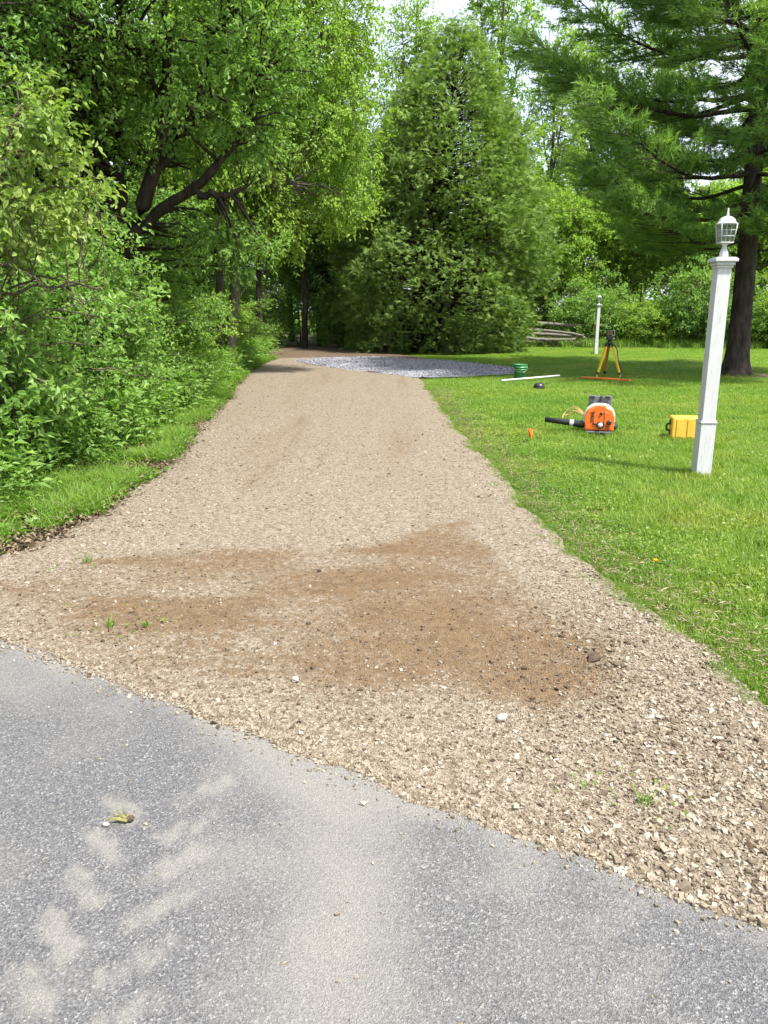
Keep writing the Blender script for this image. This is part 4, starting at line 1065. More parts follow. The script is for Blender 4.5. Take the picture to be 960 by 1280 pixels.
# ------------------------------------------------------------------ the pine on the lawn
def build_pine():
    rng = np.random.default_rng(701)
    t = thing('pine_tree', 'large pine with dark trunk and long flat branches over the right lawn', 'tree', (8.98, 20.0, 0))
    tz = np.array([-0.05, 0.12, 0.3, 0.6, 1.2, 3.2, 6, 8.5, 12, 15, 17.5]); tr_ = np.array([.45, .36, .305, .275, .250, .222, .195, .17, .11, .065, .02])
    tx = np.interp(tz, [0, 3.3, 8.4, 17.5], [0, -0.06, -0.28, -0.35])
    prof = np.column_stack([tx, 0 * tx, tz, tr_])
    P = np.array(prof); k = 28; m = 70
    zz = np.interp(np.linspace(0, 1, m), np.linspace(0, 1, len(tz)), tz); cx = np.interp(zz, tz, tx); r0 = np.interp(zz, tz, tr_)
    an = np.arange(k) * 2 * math.pi / k
    AN, ZZ = np.meshgrid(an, zz)
    rr = r0[:, None] * (1 + 0.10 * (fbm(AN * 3.2 + 9, ZZ * 1.6, 3, 3) - 0.5) + 0.09 * (vnoise(AN * 7, ZZ * 5, 8) - 0.5)) + np.exp(-ZZ / 0.22) * 0.10 * np.maximum(0, np.sin(AN * 5 + 0.7)) ** 2
    V = np.stack([cx[:, None] + rr * np.cos(AN), rr * np.sin(AN), ZZ], -1).reshape(-1, 3)
    i = np.arange(m * k).reshape(m, k); a, b = i[:-1], i[1:]
    F = np.stack([a, np.roll(a, -1, 1), np.roll(b, -1, 1), b], -1).reshape(-1, 4)
    link('trunk', np_mesh('trunk', V, F, True), M['bark_pine'], t)
    polys, tufts_p, tufts_d, tint0 = [], [], [], []
    def stem_at(z): return np.array([np.interp(z, tz, tx), 0, z])
    z = 3.45; w = 0
    while z < 16.6:
        nb = 5 if z < 12 else 4
        Lmax = np.interp(z, [2.9, 4.5, 7, 10, 14, 17], [3.9, 4.9, 5.0, 4.2, 2.6, 0.7])
        for j in range(nb):
            az = w * 1.1 + j * 2 * math.pi / nb + rng.normal(0, 0.22)
            L = Lmax * rng.uniform(0.72, 1.1)
            zb = z + rng.uniform(-0.22, 0.22)
            rise = np.interp(z, [2.9, 6, 12, 17], [0.06, 0.14, 0.35, 0.8])
            d = np.array([math.cos(az), math.sin(az), 0])
            s = stem_at(zb)
            ts = np.linspace(0, 1, 12)
            p = s[None] + d[None] * (L * ts)[:, None]
            p[:, 2] += L * (rise * ts - 0.10 * np.sin(ts * math.pi) + 0.10 * ts ** 3)
            sd0 = np.array([-d[1], d[0], 0])
            p += sd0[None] * (rng.normal(0, 0.10) * L * ts ** 2)[:, None]
            p[1:] += rng.normal(0, 0.03, (11, 3))
            r = 0.055 * (L / 5) * (1 - ts) + 0.008
            polys.append(np.column_stack([p, r]))
            bt = rng.normal(0, 0.08)
            nbr = int(10 + L * 5.0)
            for q in range(nbr):
                tq = 0.22 + 0.78 * (q + rng.random() * 0.7) / nbr
                if tq > 1: tq = 1.0
                base = np.array([np.interp(tq, ts, p[:, c_]) for c_ in range(3)])
                sgn = 1 if q % 2 else -1
                bl = L * 0.30 * (1.12 - tq) ** 0.6 * rng.uniform(0.6, 1.25) + 0.25
                spread = np.interp(tq, [0.2, 1], [1.15, 0.45]) * sgn + rng.normal(0, 0.12)
                bd = d * math.cos(spread) + sd0 * math.sin(spread) + np.array([0, 0, rng.normal(0.05, 0.10)])
                bd /= np.linalg.norm(bd)
                e = base + bd * bl + np.array([0, 0, 0.05 * bl])
                mm = (base + e) / 2 + np.array([0, 0, -0.03 * bl])
                bp = np.stack([base, mm, e])
                polys.append(np.column_stack([spline([(*base, .013), (*mm, .009), (*e, .004)], 5)]))
                nt = int(7 + bl * 10.5)
                for u in range(nt):
                    tu = 0.25 + 0.78 * (u + rng.random()) / nt
                    pos = base * (1 - tu) + e * tu
                    off = sd0 * rng.normal(0, 0.13) + np.array([0, 0, rng.normal(0.02, 0.05)]) + d * rng.normal(0, 0.1)
                    tufts_p.append(pos + off)
                    tufts_d.append(bd * 0.8 + off * 2.2 + np.array([0, 0, 0.22]))
                    tint0.append(bt)
        z += np.interp(z, [3, 10, 17], [0.62, 0.72, 0.6]); w += 1
    # low dead limb stubs
    for (zb, az, L) in [(2.6, -0.4, 0.9), (2.75, 2.7, 0.8), (2.3, 1.6, 0.5), (3.0, -0.2, 1.6)]:
        s = stem_at(zb); d = np.array([math.cos(az), math.sin(az), -0.10])
        polys.append(spline([(*s, .035), (*(s + d * L * .5 + np.array([0, 0, .1])), .02), (*(s + d * L + np.array([0, 0, .25])), .006)], 12))
    # dead limb reaching right and drooping, with fine twigs
    Vs, Fs, off = [], [], 0
    for pl in polys:
        V, F = tubes(pl[None, :, :3], pl[None, :, 3], 5 if len(pl) > 8 else 3); Vs.append(V); Fs.append(F + off); off += len(V)
    link('branches', np_mesh('branches', np.concatenate(Vs), np.concatenate(Fs), True), M['bark_pine'], t)
    tp = np.array(tufts_p); td = norm(np.array(tufts_d)); ti = np.array(tint0)
    n = len(tp); nn = 12
    print('pine tufts', n)
    nd = norm(td[:, None] + rng.normal(0, 0.55, (n, nn, 3)))
    L = rng.uniform(0.12, 0.22, (n, nn, 1))
    p0 = tp[:, None] + td[:, None] * rng.uniform(-0.10, 0.08, (n, nn, 1))
    s = norm(np.cross(nd, rng.normal(size=(n, nn, 3))))
    wdt = 0.0105
    V = np.stack([p0 - s * wdt, p0 + s * wdt, p0 + nd * L + np.array([0, 0, -0.012])], 2).reshape(-1, 3)
    F = np.arange(n * nn * 3).reshape(-1, 3)
    tint = np.clip(0.5 + ti[:, None] + rng.normal(0, 0.10, (n, 1)) + rng.normal(0, 0.14, (n, nn)), 0, 1).ravel()
    link('crown', np_mesh('crown', V, F, False, {'tint': ('FACE', tint)}), M['needles'], t)
build_pine()
# bare mulch ring at the pine's foot
sheet('mulch_ring', [(8.1, 19.6), (8.7, 19.2), (9.6, 19.2), (10.2, 19.7), (9.9, 20.5), (8.8, 20.8), (8.2, 20.3)], -0.008, M['dirt'], 'bare brown earth around the pine trunk', 14, 0.12, 80, 0.01)

# ------------------------------------------------------------------ lamp posts
def lamp_post(name, label, loc, rz, scale, group):
    t = thing(name, label, 'lamp post', loc, rz, group)
    t.scale = (scale,) * 3
    W_ = M['white']
    MB().box((0, 0, 0.265), (0.142, 0.142, 0.53), bev=0.004).build('sleeve', W_, t)
    MB().box((0, 0, 0.540), (0.156, 0.156, 0.016), bev=0.005).box((0, 0, 0.553), (0.146, 0.146, 0.012), bev=0.003).build('trim', W_, t)
    MB().box((0, 0, 1.255), (0.124, 0.124, 1.39), bev=0.004).build('shaft', W_, t)
    MB().box((0, 0, 1.958), (0.146, 0.146, 0.022), bev=0.006).box((0, 0, 1.984), (0.170, 0.170, 0.030), bev=0.009).box((0, 0, 2.014), (0.206, 0.206, 0.030), bev=0.007).box((0, 0, 2.033), (0.180, 0.180, 0.012), bev=0.004).build('cap', W_, t)
    for (x, z) in [(-0.035, 0.055), (-0.028, 0.03)]:
        MB().lathe([(0.006, 0), (0.006, 0.003)], (x, -0.0712, z), 8, Matrix.Rotation(R(90), 3, 'X')).build('nail_hole', M['black_plastic'], t)
    MB().lathe([(0.040, 2.039), (0.042, 2.05), (0.038, 2.062), (0.036, 2.085), (0.028, 2.108), (0.020, 2.118), (0.022, 2.13), (0.018, 2.14), (0.030, 2.152), (0.034, 2.16)], n=20).build('lantern_neck', W_, t)
    # lantern: four tapering sides with a 3 x 3 grid
    la = MB().box((0, 0, 2.166), (0.118, 0.118, 0.012), bev=0.003)
    zb, zt, wb, wt = 2.172, 2.322, 0.054, 0.069
    for sx, sy in ((1, 1), (1, -1), (-1, 1), (-1, -1)):
        la.tube([(sx * wb, sy * wb, zb), (sx * wt, sy * wt, zt)], 0.0052, 6)
    for k in range(4):
        Q = Matrix.Rotation(k * math.pi / 2, 3, 'Z')
        for c in (-1 / 3, 1 / 3):
            la.tube([Q @ Vector((c * wb, -wb, zb)), Q @ Vector((c * wt, -wt, zt))], 0.0032, 5)
        for f in (1 / 3, 2 / 3):
            w = wb + (wt - wb) * f
            la.tube([Q @ Vector((-w, -w, zb + (zt - zb) * f)), Q @ Vector((w, -w, zb + (zt - zb) * f))], 0.0032, 5)
        la.tube([Q @ Vector((-wt, -wt, zt)), Q @ Vector((wt, -wt, zt))], 0.005, 5)
    lan = la.build('lantern', M['lantern_paint'], t)
    for k in range(4):
        Q = Matrix.Rotation(k * math.pi / 2, 4, 'Z')
        e = 0.006
        me = bpy.data.meshes.new('pane')
        me.from_pydata([Q @ Vector(v) for v in [(-wb + e, -wb + .004, zb), (wb - e, -wb + .004, zb), (wt - e, -wt + .004, zt), (-wt + e, -wt + .004, zt)]], [], [(0, 1, 2, 3)])
        link('pane', me, M['glass'], lan)
    MB().lathe([(0.086, 2.322), (0.096, 2.326), (0.094, 2.331), (0.078, 2.337), (0.074, 2.350), (0.064, 2.368), (0.048, 2.382), (0.027, 2.391), (0.012, 2.396)], n=28).build('lantern_roof', W_, lan)
    MB().lathe([(0.014, 2.393), (0.010, 2.402), (0.013, 2.412), (0.008, 2.42), (0.007, 2.452), (0.003, 2.462)], n=14).build('finial', W_, lan)
    MB().lathe([(0.012, 2.172), (0.013, 2.20), (0.006, 2.205)], n=12).lathe([(0.008, 2.20), (0.020, 2.225), (0.022, 2.245), (0.012, 2.27), (0.002, 2.275)], n=14).build('bulb', M['white_plastic'], lan)
    return t
lamp_post('lamp_post', 'large white square lamp post with lantern, near on the right lawn', (3.09, 7.40, -0.01), R(-1.5), 1.0, 'white lamp posts on the lawn')
lamp_post('lamp_post', 'small distant white lamp post left behind the yellow tripod', (8.02, 29.9, -0.01), R(4), 0.90, 'white lamp posts on the lawn')

# ------------------------------------------------------------------ tripod with level
def build_tripod():
    t = thing('surveying_tripod', 'yellow tripod with a laser level standing on the shaded lawn', 'tripod', (5.26, 18.45, -0.01))
    hub = np.array([0, 0, 0.86])
    feet = [(-0.30, -0.10, 0.0), (0.28, -0.20, 0.0), (0.03, 0.40, 0.0)]
    for i, ft in enumerate(feet):
        ft = np.array(ft); top = hub + norm(np.array([ft[0], ft[1], 0])) * 0.07 - np.array([0, 0, .02])
        d = norm(ft - top); L = np.linalg.norm(ft - top)
        q = Vector(d).to_track_quat('-Z', 'Y').to_matrix()
        mat = M['tripod_yellow'] if i < 2 else M['tripod_brown']  # third leg is coloured browner than the two yellow ones
        leg = MB()
        leg.box(top + d * L * 0.40, (0.066, 0.040, L * 0.80), q, 0.005)
        lo = leg.build('leg', mat, t)
        MB().box(top + d * L * 0.80, (0.066, 0.05, 0.06), q, 0.008).build('clamp', M['black_plastic'], lo)
        MB().box(top + d * L * 0.885, (0.036, 0.024, 0.15), q, 0.004).build('lower_leg', M['tripod_yellow'] if i < 2 else M['tripod_brown'], lo)
        MB().lathe([(0.008, -0.03), (0.026, 0.01), (0.03, 0.03), (0.024, 0.06), (0.02, 0.08)], tuple(ft + np.array([0, 0, 0.02])), 10).build('foot', M['black_plastic'], lo)
        MB().box(top + d * 0.03, (0.07, 0.052, 0.08), q, 0.006).build('hinge', M['black_plastic'], lo)
    MB().lathe([(0.055, 0.83), (0.085, 0.845), (0.088, 0.875), (0.06, 0.88), (0.045, 0.89), (0.04, 0.93)], n=20).build('head', M['black_plastic'], t)
    b = MB().box((0, 0, 0.975), (0.15, 0.13, 0.10), bev=0.015)
    b.lathe([(0.05, 1.02), (0.05, 1.04), (0.035, 1.05)], n=16)
    lv = b.build('level_body', M['black_plastic'], t)
    MB().box((-0.06, 0, 1.09), (0.035, 0.11, 0.13), bev=0.006).box((0.0, -0.03, 1.09), (0.07, 0.05, 0.11), bev=0.01).build('level_housing', M['brown_metal'], lv)
    MB().box((0.075, 0, 1.145), (0.05, 0.05, 0.012), bev=0.003).box((0.095, 0, 1.09), (0.012, 0.05, 0.12), bev=0.003).box((0.06, 0, 1.035), (0.06, 0.05, 0.012), bev=0.003).build('level_handle', M['metal'], lv)
    MB().lathe([(0.018, 0), (0.018, 0.02)], (0.07, -0.06, 0.965), 12, Matrix.Rotation(R(90), 3, 'X')).build('level_knob', M['metal'], lv)
    MB().tube(spline([(0.11, 0.0, 0.83), (0.17, -0.06, 0.70), (0.19, -0.12, 0.5), (0.25, -0.16, 0.28), (0.29, -0.2, 0.16)], 16), 0.011, 6).build('strap', M['black_plastic'], t)
build_tripod()

# ------------------------------------------------------------------ backpack blower
def build_blower():
    t = thing('leaf_blower', 'orange and white backpack leaf blower with black tube on the grass', 'leaf blower', (2.83, 10.15, 0.015), R(-14))
    def arch(w, h, n=18, base=0.0, p=2.4):
        pts = [(w / 2, base)]
        for k in range(n + 1):
            a = math.pi * k / n
            c, s = math.cos(a), math.sin(a)
            pts.append((w / 2 * math.copysign(abs(c) ** (2 / p), c), base + h * 0.42 + (h * 0.58) * abs(s) ** (2 / p)))
        pts.append((-w / 2, base))
        return pts
    MB().prism(arch(0.40, 0.335, base=0.035), -0.03, 0.13, bev=0.03).build('fan_housing', M['white_plastic'], t)
    cov = MB().prism(arch(0.368, 0.318, base=0.038, p=2.7), -0.15, -0.029, bev=0.035).build('engine_cover', M['orange_plastic'], t)
    MB().prism([(0.06, 0.05), (0.145, 0.05), (0.145, 0.22), (0.11, 0.27), (0.06, 0.29)], -0.158, -0.149, bev=0.004).build('cover_panel', M['orange_plastic'], cov)
    for k in range(4):
        MB().box((0.105, -0.159, 0.065 + k * 0.018), (0.06, 0.006, 0.007), bev=0.002).build('vent_slot', M['black_plastic'], cov)
    RX = Matrix.Rotation(R(90), 3, 'X')
    MB().lathe([(0.046, -0.004), (0.048, 0.010), (0.040, 0.018)], (0.012, -0.148, 0.115), 22, RX).build('starter_ring', M['black_plastic'], cov)
    MB().lathe([(0.031, 0.0), (0.030, 0.018), (0.018, 0.024), (0.001, 0.025)], (0.012, -0.158, 0.115), 20, RX).build('starter_cap', M['white_plastic'], cov)
    MB().box((-0.05, -0.155, 0.122), (0.075, 0.012, 0.018), Matrix.Rotation(R(20), 3, 'Y'), 0.004).build('starter_grip', M['black_plastic'], cov)
    MB().lathe([(0.020, 0), (0.018, 0.012), (0.006, 0.015)], (0.018, -0.151, 0.262), 14, RX).build('cover_screw', M['black_plastic'], cov)
    MB().lathe([(0.032, 0), (0.030, 0.022), (0.018, 0.03)], (0.120, -0.152, 0.150), 16, RX).build('fuel_cap', M['black_plastic'], cov)
    # lettering down the left of the cover
    cu = bpy.data.curves.new('cover_lettering', 'FONT'); cu.body = 'STIHL'; cu.size = 0.058; cu.extrude = 0.0015; cu.align_x = 'CENTER'; cu.align_y = 'CENTER'; cu.offset = 0.0012
    ob = bpy.data.objects.new('tmp_text', cu); COL.objects.link(ob)
    dg = bpy.context.evaluated_depsgraph_get()
    me = bpy.data.meshes.new_from_object(ob.evaluated_get(dg)); me.name = 'cover_lettering'
    bpy.data.objects.remove(ob)
    me.transform(Matrix.Translation((-0.088, -0.1535, 0.222)) @ Matrix.Rotation(R(-90), 4, 'Y') @ Matrix.Rotation(R(90), 4, 'X'))
    me.materials.clear()
    link('cover_lettering', me, M['black_plastic'], cov)
    # base plate and backpack frame
    MB().box((0, -0.03, 0.018), (0.34, 0.26, 0.028), bev=0.008).box((-0.10, -0.165, 0.02), (0.10, 0.02, 0.022), bev=0.006).box((0.09, -0.165, 0.02), (0.10, 0.02, 0.022), bev=0.006).build('base_plate', M['grey_plastic'], t)
    fr = MB().box((0, 0.185, 0.235), (0.30, 0.035, 0.44), bev=0.012)
    fr.box((-0.10, 0.165, 0.445), (0.07, 0.06, 0.04), bev=0.01).box((0.10, 0.165, 0.445), (0.07, 0.06, 0.04), bev=0.01)
    fr.box((0, 0.15, 0.2), (0.24, 0.06, 0.30), bev=0.01)
    frame = fr.build('backpack_frame', M['grey_plastic'], t)
    for sx in (-1, 1):
        MB().box((sx * 0.095, 0.155, 0.440), (0.05, 0.06, 0.035), bev=0.008).build('frame_buckle', M['black_plastic'], frame)
        MB().tube(spline([(sx * .09, .20, .44), (sx * .10, .30, .36), (sx * .11, .32, .2), (sx * .12, .24, .08)], 14), 0.018, 6).build('shoulder_strap', M['black_plastic'], frame)
    MB().box((0.01, 0.15, 0.41), (0.03, 0.08, 0.09), bev=0.008).build('carry_handle', M['black_plastic'], frame)
    # elbow and tube
    MB().tube(spline([(0.12, 0.05, 0.11), (0.165, 0.03, 0.10), (0.18, -0.02, 0.085), (0.165, -0.07, 0.07)], 14), [0.055] * 10 + [0.05, 0.048, 0.045, 0.042], 14).build('air_elbow', M['black_plastic'], t)
    tb = MB().tube([(-0.10, 0.02, 0.085), (-0.25, 0.0, 0.10), (-0.26, 0.0, 0.10), (-0.45, -0.02, 0.125), (-0.46, -0.02, 0.126), (-0.70, -0.04, 0.15)], [0.052, 0.050, 0.044, 0.042, 0.038, 0.033], 16).build('blower_tube', M['black_plastic'], t)
    MB().tube([(-0.33, -0.0075, 0.1095), (-0.38, -0.0125, 0.116)], [0.0447, 0.044], 16, caps=False).build('tube_label', M['label_grey'], tb)
    for k in range(4):
        rr = random.Random(k)
        pts = [(-0.16, 0.06, 0.17 + 0.01 * k), (-0.26 - 0.02 * k, 0.10 + 0.03 * k, 0.24 + 0.022 * k), (-0.36 - 0.03 * k, 0.14 + 0.04 * k, 0.23 + rr.uniform(-.03, .03)), (-0.42 - 0.035 * k * rr.random(), 0.16, 0.16 + rr.uniform(-.04, .05))]
        MB().tube(spline(pts, 14), 0.0032, 5).build('throttle_cable', M['orange_cord'], t)
build_blower()

# ------------------------------------------------------------------ yellow case
def build_case():
    t = thing('tool_case', 'yellow hard plastic case lying behind the near lamp post', 'case', (3.81, 9.6, 0.0), R(-10))
    MB().box((0, 0, 0.15), (0.44, 0.115, 0.27), bev=0.022, seg=3).build('case_half', M['yellow_plastic'], t)
    h2 = MB().box((0, 0.118, 0.15), (0.44, 0.105, 0.27), bev=0.022, seg=3).build('case_half', M['yellow_plastic'], t)
    MB().box((0, 0.062, 0.15), (0.425, 0.012, 0.255), bev=0.002).build('seam', M['brown_metal'], t)
    for x in (-0.13, 0.0, 0.13):
        MB().box((x, -0.058, 0.15), (0.075, 0.014, 0.22), bev=0.005).build('rib', M['yellow_plastic'], t)
    for z in (0.08, 0.22):
        MB().box((-0.222, 0.06, z), (0.02, 0.06, 0.045), bev=0.005).build('latch', M['black_plastic'], t)
    MB().tube(spline([(-0.215, 0.06, 0.105), (-0.26, 0.06, 0.115), (-0.265, 0.06, 0.15), (-0.26, 0.06, 0.185), (-0.215, 0.06, 0.195)], 16), 0.013, 8).build('carry_handle', M['black_plastic'], t)
    for x in (-0.15, 0.15):
        MB().box((x, 0.06, 0.287), (0.05, 0.05, 0.016), bev=0.004).build('hinge', M['yellow_plastic'], t)
build_case()

# ------------------------------------------------------------------ bucket, pipe, cap, board, flag
bk = thing('bucket', 'green plastic bucket standing at the tip of the stone patch', 'bucket', (3.22, 18.55, 0.0))
bo = MB().lathe([(0.128, 0.0), (0.132, 0.005), (0.142, 0.22), (0.152, 0.222), (0.152, 0.24), (0.145, 0.243), (0.146, 0.27), (0.158, 0.272), (0.158, 0.292), (0.149, 0.295), (0.150, 0.335), (0.160, 0.337), (0.161, 0.352), (0.152, 0.356), (0.147, 0.35), (0.128, 0.02), (0.001, 0.018)], n=32).build('body', M['green_plastic'], bk)
MB().tube(spline([(-0.158, 0, 0.315), (-0.165, -0.06, 0.25), (-0.1, -0.155, 0.20), (0, -0.172, 0.185), (0.1, -0.155, 0.20), (0.165, -0.06, 0.25), (0.158, 0, 0.315)], 26), 0.003, 5).build('handle', M['metal'], bk)
for sx in (-1, 1):
    MB().lathe([(0.016, 0), (0.016, 0.012)], (sx * 0.152, 0, 0.315), 10, Matrix.Rotation(R(90 * sx), 3, 'Y')).build('handle_ear', M['green_plastic'], bk)

pa, pb = Vector((2.60, 17.35, 0.075)), Vector((4.20, 18.75, 0.075))
pp = MB().tube([pa, pa.lerp(pb, 0.5), pb], 0.021, 10).build('white_pole', M['white_plastic'], None)
tag(pp, 'thin white pole lying in the grass in front of the bucket', 'pole')

ct = thing('black_cap', 'small black cap lying in the grass below the bucket', 'cap', (3.22, 16.2, 0.03))
MB().lathe([(0.115, 0.0), (0.118, 0.012), (0.11, 0.05), (0.085, 0.085), (0.04, 0.10), (0.001, 0.103)], n=20).build('dome', M['black_plastic'], ct)
MB().prism([(-.09, 0), (.09, 0), (.09, .012), (-.09, .012)], -0.19, -0.09).build('brim', M['black_plastic'], ct)

ba, bb = Vector((4.62, 18.30, 0.07)), Vector((5.52, 17.55, 0.07))
bd_ = (bb - ba); ang = math.atan2(bd_.y, bd_.x)
bdo = MB().box((0, 0, 0), (bd_.length, 0.07, 0.035), bev=0.004).build('orange_board', M['orange_board'], None)
bdo.location = (ba + bb) / 2; bdo.rotation_euler = (0, 0, ang)
tag(bdo, 'long thin orange board lying in front of the tripod feet', 'board')

fl = thing('marking_flag', 'small orange marking flag in the grass near the driveway', 'flag', (1.80, 9.45, 0))
fl.scale = (0.8, 0.8, 0.8)
MB().tube([(0, 0, -0.02), (0.015, 0, 0.10), (0.045, 0.01, 0.205)], 0.0025, 5).build('stake', M['metal'], fl)
me = bpy.data.meshes.new('pennant')
gv, gf = [], []
nx, ny = 7, 6
for j in range(ny):
    for i in range(nx):
        u, v = i / (nx - 1), j / (ny - 1)
        w = 0.105 * (1 - 0.55 * v)
        gv.append((0.045 - u * w * 0.8 - 0.02 * v, 0.02 * math.sin(u * 5 + v * 3), 0.205 - v * 0.15 + 0.03 * u * (v - .3)))
for j in range(ny - 1):
    for i in range(nx - 1):
        k = j * nx + i; gf.append((k, k + 1, k + nx + 1, k + nx))
me.from_pydata(gv, [], gf)
pn_ = link('pennant', me, M['orange_flag'], fl)
sm = pn_.modifiers.new('thick', 'SOLIDIFY'); sm.thickness = 0.0015

# ------------------------------------------------------------------ logs and brush behind the lawn
def log(label, a, b, r0, r1, seed):
    rng = np.random.default_rng(seed)
    a = np.array(a, float); b = np.array(b, float)
    t = thing('log', label, 'log', tuple(a), 0, 'logs piled behind the lawn')
    d = b - a
    p = np.array([d * f for f in np.linspace(0, 1, 12)]); p[1:-1] += rng.normal(0, 0.009, (10, 3)) + np.array([0, 0, 1.0]) * (0.05 * np.sin(np.linspace(0, math.pi, 12))[1:-1] * rng.choice([-1, 1]))[:, None]
    r = np.linspace(r0, r1, 12) * (1 + rng.normal(0, 0.05, 12))
    MB().tube(p, r, 12, caps=False).build('bark', M['log'], t)
    for pt, rr, dr in ((p[0], r[0], -1), (p[-1], r[-1], 1)):
        q = Vector(d * dr).to_track_quat('Z', 'Y').to_matrix()
        MB().lathe([(rr * 0.98, -0.01), (rr * 0.95, 0.004), (0.001, 0.005)], tuple(pt), 12, q).build('cut_end', M['log_end'], t)
log('upper pale log jutting out over the pile', (6.8, 36.6, 1.08), (10.6, 36.4, 0.92), 0.075, 0.065, 1)
log('long log second from the top of the pile', (6.4, 36.0, 0.78), (9.0, 35.8, 0.52), 0.065, 0.05, 2)
log('lower middle log resting in the pile', (6.5, 35.8, 0.60), (9.1, 35.9, 0.42), 0.07, 0.055, 3)
log('bottom log of the pile above the dark brush', (6.3, 35.7, 0.42), (8.6, 35.7, 0.36), 0.07, 0.06, 4)
log('buried log at the base of the pile', (6.2, 36.1, 0.16), (9.2, 36.2, 0.16), 0.12, 0.11, 5)
rngb = np.random.default_rng(9); polys = []
for k in range(70):
    a = np.array([rngb.uniform(6.3, 9.2), rngb.uniform(35.6, 36.6), 0.02]); b = a + np.array([rngb.normal(0, 0.6), rngb.normal(0, .3), rngb.uniform(0.15, 0.7)])
    polys.append(spline([(*a, .02), (*((a + b) / 2 + rngb.normal(0, .05, 3)), .013), (*b, .005)], 5))
br = tube_obj('brush_pile', polys, 4, M['twig'], None)
tag(br, 'tangle of dead sticks under the log pile', 'brush', kind='stuff')

# ------------------------------------------------------------------ grass
def blades(rng, n, size, h, w, lean=0.5, seg=2):
    """grass blades on a square patch; returns V, F(quads), tint"""
    bx = rng.uniform(-size / 2, size / 2, n); by = rng.uniform(-size / 2, size / 2, n)
    a = rng.uniform(0, 6.283, n); H = h * rng.uniform(0.5, 1.2, n); W = w * rng.uniform(0.7, 1.3, n)
    ln = np.abs(rng.normal(0, lean, n)) * H
    dx, dy = np.cos(a), np.sin(a)
    sx, sy = -dy, dx
    rows = []
    for f, wf in ((0, 1.0), (0.55, 0.85), (1.0, 0.12)):
        cx = bx + dx * ln * f ** 1.8; cy = by + dy * ln * f ** 1.8; cz = H * (f - 0.18 * f ** 2)
        for s in (-1, 1):
            rows.append(np.stack([cx + s * sx * W * wf / 2, cy + s * sy * W * wf / 2, cz], -1))
    V = np.stack(rows, 1)                       # n,6,3
    i = np.arange(n)[:, None] * 6
    F = np.concatenate([i + np.array([[0, 1, 3, 2]]), i + np.array([[2, 3, 5, 4]])], 1).reshape(-1, 4)
    t = np.clip(0.48 + rng.normal(0, 0.2, n), 0, 1)
    return V.reshape(-1, 3), F, np.repeat(t, 2)

def forb(rng, n, size, ll, lw):
    """low broad leaved weeds (clover, plantain) on a patch"""
    P = np.column_stack([rng.uniform(-size / 2, size / 2, n), rng.uniform(-size / 2, size / 2, n), rng.uniform(0.01, 0.05, n)])
    A = norm(np.column_stack([rng.normal(size=n), rng.normal(size=n), rng.uniform(0.1, 0.7, n)]))
    V, F = leaf_quads(P, A, np.tile([0, 0, 1.0], (n, 1)) + rng.normal(0, .3, (n, 3)), ll * rng.uniform(.6, 1.3, n), lw * rng.uniform(.6, 1.3, n), rng)
    return V, F, np.clip(0.45 + rng.normal(0, 0.2, n), 0, 1)

def scatter(name, label, variants, mat, pts, rot, scl, idx, cat, zscl=None):
    """one object whose geometry nodes instance the tuft variants on its points"""
    coll = bpy.data.collections.new(name + '_tufts')
    for k, (V, F, T) in enumerate(variants):
        me = np_mesh(name + '_tuft', V, F, False, {'tint': ('FACE', T)})
        me.materials.append(mat)
        coll.objects.link(bpy.data.objects.new(name + '_tuft_%d' % k, me))
    me = bpy.data.meshes.new(name)
    me.vertices.add(len(pts)); me.vertices.foreach_set('co', np.ascontiguousarray(pts, dtype=np.float32).ravel())
    for an, ty, val in (('rz', 'FLOAT', rot), ('sc', 'FLOAT', scl), ('sz', 'FLOAT', scl if zscl is None else zscl)):
        at = me.attributes.new(an, ty, 'POINT'); at.data.foreach_set('value', np.ascontiguousarray(val, dtype=np.float32))
    at = me.attributes.new('vi', 'INT', 'POINT'); at.data.foreach_set('value', np.ascontiguousarray(idx, dtype=np.int32))
    o = link(name, me, mat)
    ng = bpy.data.node_groups.new(name + '_scatter', 'GeometryNodeTree')
    ng.interface.new_socket('Geometry', in_out='INPUT', socket_type='NodeSocketGeometry')
    ng.interface.new_socket('Geometry', in_out='OUTPUT', socket_type='NodeSocketGeometry')
    N, L = ng.nodes, ng.links
    gi = N.new('NodeGroupInput'); go = N.new('NodeGroupOutput')
    ci = N.new('GeometryNodeCollectionInfo'); ci.inputs['Collection'].default_value = coll
    ci.inputs['Separate Children'].default_value = True; ci.inputs['Reset Children'].default_value = True
    ip = N.new('GeometryNodeInstanceOnPoints'); ip.inputs['Pick Instance'].default_value = True
    def nat(n, ty):
        q = N.new('GeometryNodeInputNamedAttribute'); q.data_type = ty; q.inputs[0].default_value = n
        return q.outputs[0]
    cx = N.new('ShaderNodeCombineXYZ'); L.new(nat('rz', 'FLOAT'), cx.inputs[2])
    L.new(gi.outputs[0], ip.inputs['Points']); L.new(ci.outputs[0], ip.inputs['Instance'])
    L.new(nat('vi', 'INT'), ip.inputs['Instance Index']); L.new(cx.outputs[0], ip.inputs['Rotation'])
    cs = N.new('ShaderNodeCombineXYZ'); sa = nat('sc', 'FLOAT')
    L.new(sa, cs.inputs[0]); L.new(sa, cs.inputs[1]); L.new(nat('sz', 'FLOAT'), cs.inputs[2]); L.new(cs.outputs[0], ip.inputs['Scale'])
    L.new(ip.outputs[0], go.inputs[0])
    md = o.modifiers.new('scatter', 'NODES'); md.node_group = ng
    return tag(o, label, cat, kind='stuff')

rng = np.random.default_rng(31)
